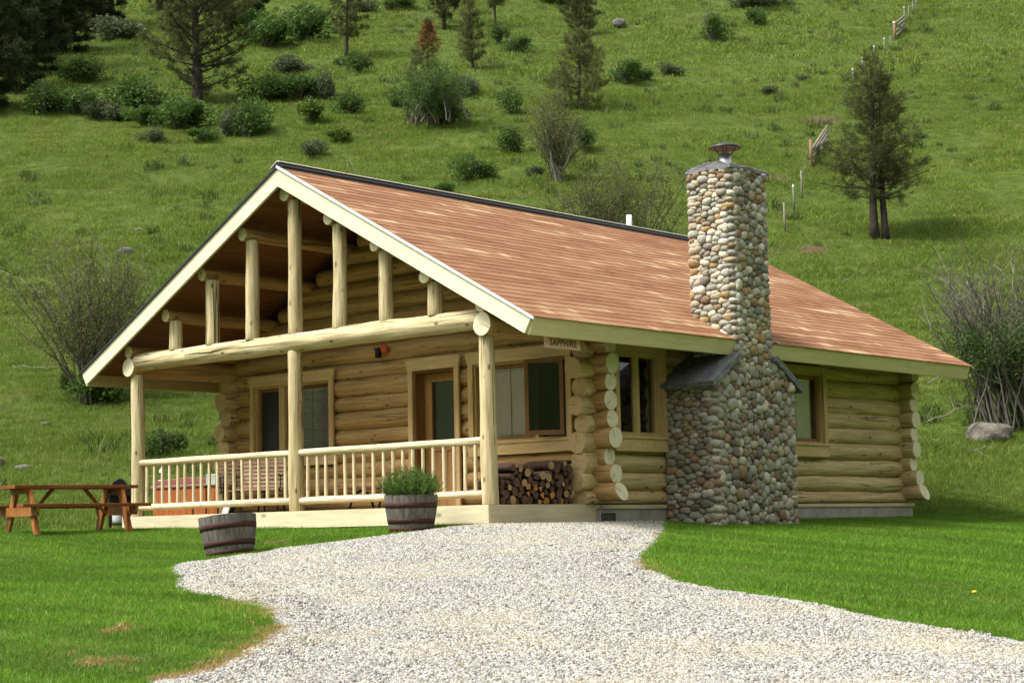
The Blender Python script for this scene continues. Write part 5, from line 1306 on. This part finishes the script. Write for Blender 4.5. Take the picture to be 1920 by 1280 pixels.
def pine(px, py, hpx, wpx, label, mat='pine', seed=1, cbf=0.25, name='pine_tree', cat='pine tree', group='pines on the hillside', trunkpx=None, **kw):
    p = ground_at(px, py); H = px_h(p, hpx); R = px_h(p, wpx) / 2 * 1.4; r0 = px_h(p, trunkpx) / 2 if trunkpx else H * 0.017
    sc = depth(p) / 60.0
    kw.setdefault('nl', 0.17 + 0.05 * sc); kw.setdefault('nw', 0.009 * max(1, sc)); kw.setdefault('whorl', max(0.3, H * 0.052))
    parts = tree_mesh(seed, H, r0, H * cbf, R, leafmat=None, **kw)
    return place_tree(name, p, label, cat, group, parts, (M['bark'], M[mat]))
pine(1641, 446, 350, 225, 'young pine with thin lower branches in front of the right hill fence', 'pine', 3, 0.22, trunkpx=17, top_pow=0.70, tufts=1.05, dead_below=0.5, needles=18, nl=0.24)
pine(1661, 448, 320, 190, 'slimmer pine trunk standing right beside the young pine on the right hill', 'pine', 9, 0.25, trunkpx=14, top_pow=0.8, tufts=0.95, needles=17, nl=0.24)
pine(371, 200, 330, 210, 'big dark pine with bare lower limbs rising from shrubs at upper left', 'pine', 5, 0.11, trunkpx=22, top_pow=0.4, dead_below=1.0, tufts=1.3, needles=20, droop=0.02)
pine(648, 112, 230, 75, 'slender pine with a bare trunk above a small shrub pair', 'pine', 6, 0.22, trunkpx=8, top_pow=0.4, tufts=1.0)
pine(832, 56, 200, 80, 'dark pine cut off by the photo top above the rusty topped pine', 'pine', 7, 0.15, trunkpx=8, top_pow=0.4, tufts=1.3)
pine(887, 132, 180, 56, 'slender pale pine right of the rusty topped pine', 'pine_olive', 8, 0.12, trunkpx=6, top_pow=0.6, tufts=1.0)
pine(930, 52, 150, 40, 'small thin pine at the photo top right of the slender pale pine', 'pine_olive', 10, 0.3, trunkpx=5, top_pow=0.6)
pine(1086, 204, 150, 125, 'broad olive green pine above the bare willow', 'pine_olive', 11, 0.06, trunkpx=8, top_pow=0.55, tufts=1.1, needles=16)
pine(1088, 66, 130, 75, 'dark pine at the photo top behind the broad olive pine', 'pine', 12, 0.06, trunkpx=7, top_pow=0.45, tufts=0.9)
pine(783, 215, 130, 60, 'thin half bare pine on the left side of the dense thicket', 'pine', 13, 0.3, trunkpx=5, top_pow=0.8, tufts=0.6)
r = pine(806, 225, 195, 62, 'thin dying pine with a rusty orange top above the dense thicket', 'pine', 14, 0.2, trunkpx=5, top_pow=0.7, tufts=0.7)
p = ground_at(806, 225); h1 = px_h(p, 195); rg = np.random.default_rng(4); n = 700
zz = rg.uniform(0.72, 0.97, n) * h1; ra = (h1 - zz) * 0.42 * np.sqrt(rg.random(n)) + 0.1; aa = rg.random(n) * 6.28
Pn = np.column_stack([ra * np.cos(aa), ra * np.sin(aa), zz]); Dn = unit(rg.normal(0, 1, (n, 3))); leaf_object('rusty_needles', [cards(Pn, Dn * 0.28, unit(np.cross(Dn, rg.normal(0, 1, Dn.shape))) * 0.016, rg.random(n))], M['pine_rust'], r)
# dark firs at the upper left edge
for i, (px, py, hp, wp) in enumerate([(-35, 215, 420, 150), (18, 172, 420, 130), (62, 138, 380, 120), (112, 104, 340, 110), (155, 62, 300, 95), (-10, 118, 380, 130), (208, 55, 250, 85), (300, 20, 180, 80), (428, 62, 260, 90), (478, 40, 200, 80)]):
    lab = ['tall dark fir at the left photo edge, lowest on the slope', 'dark fir second up the slope from the left edge', 'dark fir in the middle of the forest edge at upper left', 'dark fir at the upper right end of the forest edge',
           'dark fir on the slope top left of the lone trunk', 'dark fir behind the forest edge at the left photo side', 'dark fir trunk at the photo top, right of the forest edge', 'dark fir at the photo top behind the big pine',
           'thick dark fir trunk at the photo top right of the big pine', 'dark fir behind the top shrub mass'][i]
    pine(px, py, hp, wp, lab, 'pine_dark', 30 + i, 0.03 if i < 6 else 0.12, 'fir_tree', 'fir tree', 'dark firs at upper left', trunkpx=14 if i != 8 else 18, top_pow=0.45, tufts=1.5, needles=18, droop=0.22, nl=0.34, nw=0.022, whorl=0.62)

def shrub_sets(seed, w, h, n, leaf, lobes=7):
    rg = np.random.default_rng(seed); c = np.column_stack([rg.uniform(-0.36, 0.36, lobes) * w, rg.uniform(-0.36, 0.36, lobes) * w, rg.uniform(0.28, 0.72, lobes) * h]); c[0] = (0, 0, 0.6 * h)
    rad = rg.uniform(0.16, 0.30, lobes)
    j = rg.integers(0, lobes, n); d = unit(rg.normal(0, 1, (n, 3))); q = rg.random(n) ** 0.4
    P = c[j] + d * (q * rad[j])[:, None] * np.array([w, w, h * 1.15]); P[:, 2] = np.maximum(0.02, P[:, 2])
    P += rg.normal(0, 0.02 * w, P.shape)
    D = unit(d * 0.7 + rg.normal(0, 0.7, d.shape) + np.array([0, 0, 0.35])); B = unit(np.cross(D, rg.normal(0, 1, D.shape))) * leaf * 0.38
    lv = rg.random(lobes)[j] * 0.5 + rg.random(n) * 0.5
    tb = MB()
    for i in range(16):
        a = rg.random() * 6.28; e = np.array([math.cos(a) * w * 0.4 * rg.random(), math.sin(a) * w * 0.4 * rg.random(), h * rg.uniform(0.5, 0.95)]); tb.tube([e * np.array([.15, .15, 0]), e * np.array([.6, .6, .5]), e], [0.022, 0.014, 0.005], 4, cap=False)
    return tb, cards(P, D * (leaf * rg.uniform(0.7, 1.3, n))[:, None], B, lv, 0.5)
PROTO = {}
def shrub_proto(key, seed, w, h, n, leaf, mat):
    tb, cr = shrub_sets(seed, w, h, n, leaf); root = empty('shrub', (0, 0, 0)); tb.build('stems', M['twig'], root, True); leaf_object('foliage', [cr], M[mat], root); PROTO[key] = [root, False, w, h]
for k_ in range(4): shrub_proto('g%d' % k_, 60 + k_, 1.6, 1.2, 1900, 0.085, 'shrub')
for k_ in range(2): shrub_proto('b%d' % k_, 70 + k_, 1.5, 0.9, 1700, 0.075, 'shrub_blue')
shrub_proto('f0', 80, 1.2, 1.1, 1500, 0.09, 'fern')
rg_s = random.Random(3)
def shrub(px, py, wpx, hpx, kind, label, grp='shrubs on the hillside'):
    p = ground_at(px, py); ks = [k for k in PROTO if k[0] == kind]; k = ks[rg_s.randrange(len(ks))]; pr_ = PROTO[k]
    o = pr_[0] if not pr_[1] else copy_tree(pr_[0]); pr_[1] = True
    sw, sh = 1.2 * px_h(p, wpx) / pr_[2], 1.12 * px_h(p, hpx) / pr_[3]
    o.location = (p[0], p[1], p[2] - 0.05); o.rotation_euler = (0, 0, rg_s.uniform(0, 6.28)); o.scale = (sw, sw, sh); tag(o, label, 'shrub', grp); return o
for a in [
    (168, 150, 82, 42, 'g', 'round green shrub alone on the slope between forest and big pine'), (84, 212, 92, 58, 'g', 'big dark green shrub at the left end of the long shrub row'),
    (140, 213, 80, 52, 'g', 'dark green shrub second in the long row at left'), (188, 222, 70, 40, 'b', 'low greyish shrub in the middle of the long row at left'),
    (262, 215, 100, 70, 'g', 'tall green shrub left of the big pine trunk'), (215, 228, 60, 36, 'b', 'grey green shrub between the row and the pine shrubs'),
    (338, 244, 110, 62, 'g', 'dense bright shrub right under the big pine trunk'), (275, 238, 70, 40, 'g', 'low green shrub in front of the shrub left of the pine'),
    (462, 258, 74, 76, 'g', 'dark upright shrub right of the big pine'), (436, 256, 40, 60, 'b', 'brownish upright shrub touching the dark upright shrub'),
    (288, 266, 52, 24, 'b', 'small flat grey shrub below the pine shrubs'), (380, 264, 46, 28, 'g', 'small low green shrub below the big pine'),
    (532, 138, 76, 34, 'b', 'grey rounded shrub right of the big pine, upper slope'), (508, 188, 80, 50, 'g', 'wide low green shrub in the middle patch, left part'),
    (560, 190, 90, 54, 'g', 'wide dark green shrub in the middle patch, right part'), (608, 186, 44, 52, 'b', 'dark brownish shrub at the right end of the middle patch'),
    (582, 228, 48, 44, 'f', 'bright green shrub below the middle patch'), (658, 214, 58, 46, 'g', 'bright dark green shrub left of the dense thicket'),
    (594, 290, 46, 32, 'b', 'small grey shrub on open grass above the roof peak'), (640, 264, 40, 28, 'f', 'small yellow green shrub above the roof peak'),
    (672, 136, 46, 42, 'g', 'green shrub at the foot of the slender bare trunk pine'), (644, 130, 36, 26, 'g', 'low shrub left of the slender pine foot'),
    (225, 78, 92, 46, 'b', 'greyish wide shrub near the photo top left'), (500, 88, 90, 60, 'g', 'leafy dark shrub of the top mass, left part'), (565, 76, 100, 66, 'g', 'leafy dark shrub of the top mass, right part'), (470, 60, 70, 50, 'g', 'leafy dark shrub of the top mass, behind the fir trunk'),
    (960, 214, 40, 52, 'g', 'upright dark green shrub alone right of the dense thicket'), (965, 286, 50, 48, 'g', 'round dark green shrub left of the bare willow'),
    (1092, 282, 44, 50, 'g', 'dark green shrub right of the bare willow'), (880, 338, 54, 50, 'g', 'larger half of the shrub pair above the roof middle'), (922, 338, 34, 34, 'g', 'smaller right half of the shrub pair above the roof middle'),
    (828, 366, 36, 26, 'g', 'small shrub showing just above the ridge line'), (1002, 332, 32, 26, 'b', 'small grey shrub left of the bare willow base'),
    (936, 82, 34, 42, 'g', 'dark green shrub below the small thin pine'), (970, 98, 52, 30, 'g', 'light low shrub beside the dark shrub below the thin pine'), (740, 202, 40, 36, 'g', 'small green shrub touching the dense thicket on its left'),
    (838, 238, 56, 44, 'g', 'bright shrub at the right foot of the dense thicket'), (875, 178, 46, 40, 'b', 'brownish shrub behind the dense thicket, right side'),
    (1175, 156, 62, 46, 'g', 'dark shrub on the open slope left of the chimney top'), (1212, 152, 46, 26, 'g', 'low green shrub between the dark shrub and the small one'), (1256, 142, 44, 24, 'b', 'small grey shrub at the right end of the slope row'),
    (1338, 78, 52, 54, 'g', 'round dark bush with twigs straight above the chimney'), (1418, 50, 28, 40, 'g', 'small round bush right of the bush above the chimney'), (1430, 12, 90, 26, 'b', 'flat grey shrub patch at the photo top above the small bush'),
    (1505, 152, 26, 14, 'b', 'tiny grey shrub between chimney and hill fence'), (1442, 176, 30, 18, 'b', 'tiny grey shrub on the slope right of the chimney top'), (1050, 8, 60, 26, 'g', 'dark shrub at the photo top centre'),
    (745, 18, 50, 26, 'g', 'dark shrub at the photo top left of centre'), (690, 22, 40, 26, 'b', 'grey shrub at the photo top above the slender pine'),
    (196, 758, 94, 62, 'g', 'dark green shrub at the foot of the left willow'), (124, 735, 34, 42, 'f', 'bright green sapling shrub left of the left willow'), (305, 858, 70, 60, 'g', 'dark green shrub behind the left porch post'),
    (1890, 735, 90, 90, 'g', 'dark leafy shrub inside the right thicket'), (1905, 800, 60, 60, 'g', 'dark leafy shrub behind the pale boulder'), (1840, 690, 60, 46, 'b', 'grey shrub at the left side of the right thicket')]:
    shrub(*a)

# many stemmed willows and thickets
def thicket(px, py, wpx, hpx, label, seed, nst=34, twigs=7, leaves=9000, mat='willow', stemr=0.03, lean=0.0, leafsz=0.07, dead=0, name='willow_bush', low=0.25, group=None, high=1.0, base=0.06):
    p = ground_at(px, py); H = px_h(p, hpx); Wd = px_h(p, wpx); rp = random.Random(seed); rg = np.random.default_rng(seed)
    root = empty(name, (p[0], p[1], p[2] - 0.06), 0, label, 'willow' if 'willow' in name else 'thicket', group); sb = MB(); db = MB(); anchors = []
    fx = RT
    for i in range(nst):
        a = rp.uniform(0, 6.28); sp = Wd * 0.5 * math.sqrt(rp.random()); e = np.array([math.cos(a) * sp, math.sin(a) * sp]) + lean * Wd * np.array(fx)
        h = H * rp.uniform(0.55, 1.0) * (1 - 0.25 * (sp / (Wd * 0.5)) ** 2); b = np.array([rp.gauss(0, base) * Wd * 0.5, rp.gauss(0, base) * Wd * 0.5, 0]); e = e - b[:2] * 0.5
        n = 7; pts = []
        for j in range(n + 1):
            u = j / n; pts.append(b + np.array([e[0] * u ** 1.25, e[1] * u ** 1.25, h * (u ** 0.9)]) + np.array([rp.gauss(0, .012), rp.gauss(0, .012), 0]) * H * (0 if j == 0 else 1))
        isdead = rp.random() < dead; r = stemr * rp.uniform(0.5, 1.2)
        (db if isdead else sb).tube(pts, [r * (1 - 0.85 * j / n) + 0.003 for j in range(n + 1)], 5, cap=False)
        for k in range(twigs):
            u = rp.uniform(0.3, 1.0); j = min(n - 1, int(u * n)); f = u * n - j; c = pts[j] * (1 - f) + pts[j + 1] * f
            d = np.array([rp.gauss(0, 1), rp.gauss(0, 1), rp.uniform(0.3, 1.6)]); d /= np.linalg.norm(d); L_ = H * rp.uniform(0.10, 0.26); e1 = c + d * L_ * 0.5; e2 = e1 + (d + np.array([rp.gauss(0, .3), rp.gauss(0, .3), 0.2])) * L_ * 0.5
            (db if isdead else sb).tube([c, e1, e2], [0.008, 0.006, 0.003], 3, cap=False)
            if not isdead: anchors += [c, e1, e2, (e1 + e2) / 2]
    sb.build('stems', M['twig'], root, True)
    if dead: db.build('dead_stems', M['deadwood'], root, True)
    if leaves:
        A = np.array(anchors); A = A[(A[:, 2] > low * H) & (A[:, 2] < high * H)]; j = rg.integers(0, len(A), leaves); P = A[j] + rg.normal(0, 0.035 * H, (leaves, 3)); D_ = unit(rg.normal(0, 1, (leaves, 3)) + np.array([0, 0, .4]))
        leaf_object('foliage', [cards(P, D_ * (leafsz * rg.uniform(0.6, 1.3, leaves))[:, None], unit(np.cross(D_, rg.normal(0, 1, D_.shape))) * leafsz * 0.22, rg.random(leaves), 0.4)], M[mat], root)
    return root
thicket(165, 752, 290, 330, 'large half bare willow bush on the slope left of the porch roof', 1, 64, 9, 19000, stemr=0.026, dead=0.10, lean=-0.03, leafsz=0.055, low=0.25, group='willows')
thicket(1046, 342, 130, 185, 'bare twisted willow with pale trunk above the roof middle', 2, 34, 11, 7000, stemr=0.06, dead=0.12, leafsz=0.075, group='willows')
thicket(1165, 470, 230, 185, 'hazy green willow bush rising behind the ridge left of the chimney', 3, 54, 11, 13000, stemr=0.03, leafsz=0.07, low=0.10, base=0.4, group='willows')
thicket(812, 238, 150, 125, 'dense dark thicket below the rusty topped pine', 4, 44, 9, 17000, 'shrub', stemr=0.04, leafsz=0.09, name='thicket_bush', low=0.0, base=0.42)
thicket(1895, 800, 260, 370, 'tall tangled thicket with grey dead stems beside the pale boulder at right', 5, 74, 13, 11000, 'shrub', stemr=0.030, dead=0.22, high=0.5, base=0.25, lean=-0.06, leafsz=0.07, name='thicket_bush', low=0.05)
thicket(1338, 72, 60, 82, 'few bare twigs standing out of the round bush above the chimney', 6, 9, 4, 0, name='thicket_bush')

# boulders
def boulder(px, py, wpx, hpx, label, mat, seed):
    p = ground_at(px, py); w, h = px_h(p, wpx), px_h(p, hpx); bm = bmesh.new(); bmesh.ops.create_icosphere(bm, subdivisions=4, radius=0.5); rg = np.random.default_rng(seed); ph = rg.uniform(0, 6.28, 9)
    for v in bm.verts:
        q = np.array(v.co[:]); q = np.sign(q) * np.abs(q) ** 0.72 * 0.62; q = q * (1 + 0.10 * math.sin(5 * q[0] + ph[0]) + 0.10 * math.sin(6 * q[1] + 3 * q[2] + ph[1]) + 0.05 * math.sin(13 * q[0] + 9 * q[2] + ph[2]) + 0.03 * math.sin(22 * q[1] + ph[3]) + rg.normal(0, 0.008))
        v.co = (q[0] * w, q[1] * w * 0.8, (q[2] + 0.28) * h * 1.25)
    me = bpy.data.meshes.new('boulder'); bm.to_mesh(me); bm.free(); me.materials.append(M[mat]); o = bpy.data.objects.new('boulder', me); link(o)
    o.location = (p[0], p[1], p[2] - 0.04); o.rotation_euler = (0, 0, YAW + rg.normal(0, 0.15)); tag(o, label, 'boulder', 'boulders in the grass'); return o
boulder(1862, 826, 108, 44, 'large pale weathered boulder below the right thicket', 'rock_pale', 1)
boulder(237, 480, 38, 20, 'dark boulder on the slope right of the left willow', 'rock_dark', 2)
boulder(260, 433, 22, 8, 'flat dark stone on the slope above the dark boulder', 'rock_dark', 3)
boulder(62, 382, 18, 8, 'small grey stone on the open slope at left', 'rock_dark', 4)
boulder(42, 879, 42, 15, 'flat blue grey stone in the grass behind the picnic table', 'rock_dark', 5)
boulder(-4, 874, 34, 26, 'pale angular stone at the left photo edge behind the table', 'rock_pale', 6)
boulder(1162, 50, 34, 20, 'brownish boulder near the photo top above the ridge', 'rock_dark', 7)
boulder(85, 795, 26, 9, 'small pale stone in the grass below the left willow', 'rock_pale', 8)

# dead branches lying about
def branch(pts_px, lift, r, label, seed, forks=5):
    rp = random.Random(seed); P = []
    for (a, b), l in zip(pts_px, lift):
        q = ground_at(a, b); P.append(np.array([q[0], q[1], q[2] + l]))
    b0 = P[0].copy(); mb = MB(); Q = [p - b0 for p in P]
    dense = []
    for i in range(len(Q) - 1):
        for k in range(5): dense.append(Q[i] + (Q[i + 1] - Q[i]) * k / 5 + np.array([rp.gauss(0, .02), rp.gauss(0, .02), rp.gauss(0, .02)]))
    dense.append(Q[-1]); n = len(dense); r *= 0.6; mb.tube(dense, [r * (1 - 0.75 * i / n) for i in range(n)], 6)
    for k in range(forks):
        i = rp.randrange(n // 4, n - 1); d = np.array([rp.gauss(0, 1), rp.gauss(0, 1), rp.uniform(0.0, 0.7)]); d /= np.linalg.norm(d); L_ = rp.uniform(0.3, 0.9); mb.tube([dense[i], dense[i] + d * L_ * .5, dense[i] + d * L_ + np.array([0, 0, rp.uniform(-.1, .1)])], [r * 0.4, r * 0.25, 0.004], 4)
    o = mb.build('dead_branch', M['deadwood'], None, True); o.location = b0; tag(o, label, 'branch', 'dead branches on the grass'); return o
branch([(1735, 796), (1790, 790), (1850, 785)], [0.05, 0.25, 0.35], 0.04, 'grey dead branch lying between cabin corner and pale boulder', 1)
branch([(1842, 842), (1880, 815), (1925, 800)], [0.03, 0.12, 0.4], 0.035, 'bare branch leaning across the front of the pale boulder', 2, 2)
branch([(1795, 860), (1830, 848), (1870, 872)], [0.03, 0.12, 0.04], 0.018, 'thin pale twig on the grass in front of the boulder', 3, 6)
branch([(1740, 745), (1790, 735), (1840, 745)], [0.35, 0.6, 0.4], 0.03, 'thin grey branch reaching left from the right thicket', 4, 7)
branch([(25, 692), (70, 702), (118, 697)], [0.1, 0.2, 0.1], 0.018, 'thin pale twig lying on the slope left of the willow', 5, 3)
branch([(0, 552), (60, 575), (120, 640)], [0.8, 0.7, 0.3], 0.02, 'long pale twig reaching left out of the left willow', 6, 4)
branch([(648, 330), (655, 318), (668, 330)], [0.1, 0.5, 0.1], 0.02, 'pale curved twig above the roof peak', 7, 2)
branch([(1575, 535), (1600, 522), (1625, 512)], [0.05, 0.1, 0.05], 0.02, 'thin dead twig on the slope below the young pine', 8, 3)

# wire fence climbing the hill, with two braced wooden panels
fn = empty('wire_fence', tuple(ground_at(1472, 438)), 0, 'wire fence with thin posts and two braced wooden panels climbing the right hill', 'fence'); f0 = np.array(fn.location)
def fpost(px, py, hpx, r, mat, tip=False):
    p = ground_at(px, py); h = px_h(p, hpx); b = p - f0
    mb = MB(); mb.tube([b + (0, 0, -0.15), b + (0, 0, h)], r, 7); o = mb.build('post', M[mat], fn, True)
    if tip:
        m2 = MB(); m2.tube([b + (0, 0, h), b + (0, 0, h + 0.10)], r * 1.1, 7); m2.build('post_tip', M['tip'], o)
    return b, h
tops = []
for px, py, hp, mt, tip in [(1472, 437, 58, 'post', 0), (1489, 396, 46, 'tpost', 1), (1504, 371, 52, 'post', 0), (1522, 316, 55, 'post_rust', 0), (1552, 268, 34, 'post', 0), (1600, 165, 34, 'tpost', 1), (1618, 140, 30, 'tpost', 1), (1640, 120, 32, 'tpost', 1), (1659, 104, 31, 'tpost', 1), (1670, 94, 28, 'tpost', 0), (1678, 75, 32, 'post_rust', 1), (1697, 58, 44, 'tpost', 1), (1705, 40, 30, 'tpost', 0), (1712, 28, 26, 'tpost', 0), (1718, 18, 30, 'post', 0), (1727, 4, 28, 'tpost', 0)]:
    tops.append((*fpost(px, py, hp, 0.075 if mt == 'post_rust' else 0.035, mt, tip), mt))
for i, j in ((3, 4), (10, 11)):
    b0, h0, _ = tops[i]; b1, h1, _ = tops[j]; mb = MB(); hh = min(h0, h1) * 0.96
    for k in range(4):
        z = hh * (0.2 + 0.26 * k); mb.tube([b0 + (0, 0, z), b1 + (0, 0, z)], 0.055, 6)
    mb.tube([b0 + (0, 0, hh), b1 + (0, 0, 0.1)], 0.05, 6); mb.build('brace_panel', M['post'], fn, True)
mb = MB()
for i in range(len(tops) - 1):
    for f in (0.35, 0.65, 0.95): mb.tube([tops[i][0] + (0, 0, tops[i][1] * f), tops[i + 1][0] + (0, 0, tops[i + 1][1] * f)], 0.004, 3, cap=False)
mb.build('wires', M['tpost'], fn)

# dandelions in the right lawn
def dandelion(px, py, label):
    p = ground_at(px, py); o = empty('dandelion', tuple(p), 0, label, 'flower', 'yellow flowers in the lawn'); mb = MB(); mb.tube([(0, 0, 0), (0.005, 0, 0.06), (0, 0.005, 0.11)], 0.003, 5); mb.build('stem', M['lawn_stem'], o)
    mb = MB(); mb.lathe([(0.001, 0.105), (0.018, 0.108), (0.024, 0.118), (0.016, 0.128), (0.001, 0.130)], 12); mb.build('flower_head', M['yellow'], o, True)
M['lawn_stem'] = plain_mat('flower_stem', (0.12, 0.2, 0.05), 0.6, bump=0); M['yellow'] = plain_mat('yellow_petals', (0.75, 0.55, 0.03), 0.6, bump=0)
dandelion(1828, 1134, 'single yellow flower in the right lawn near the gravel edge')
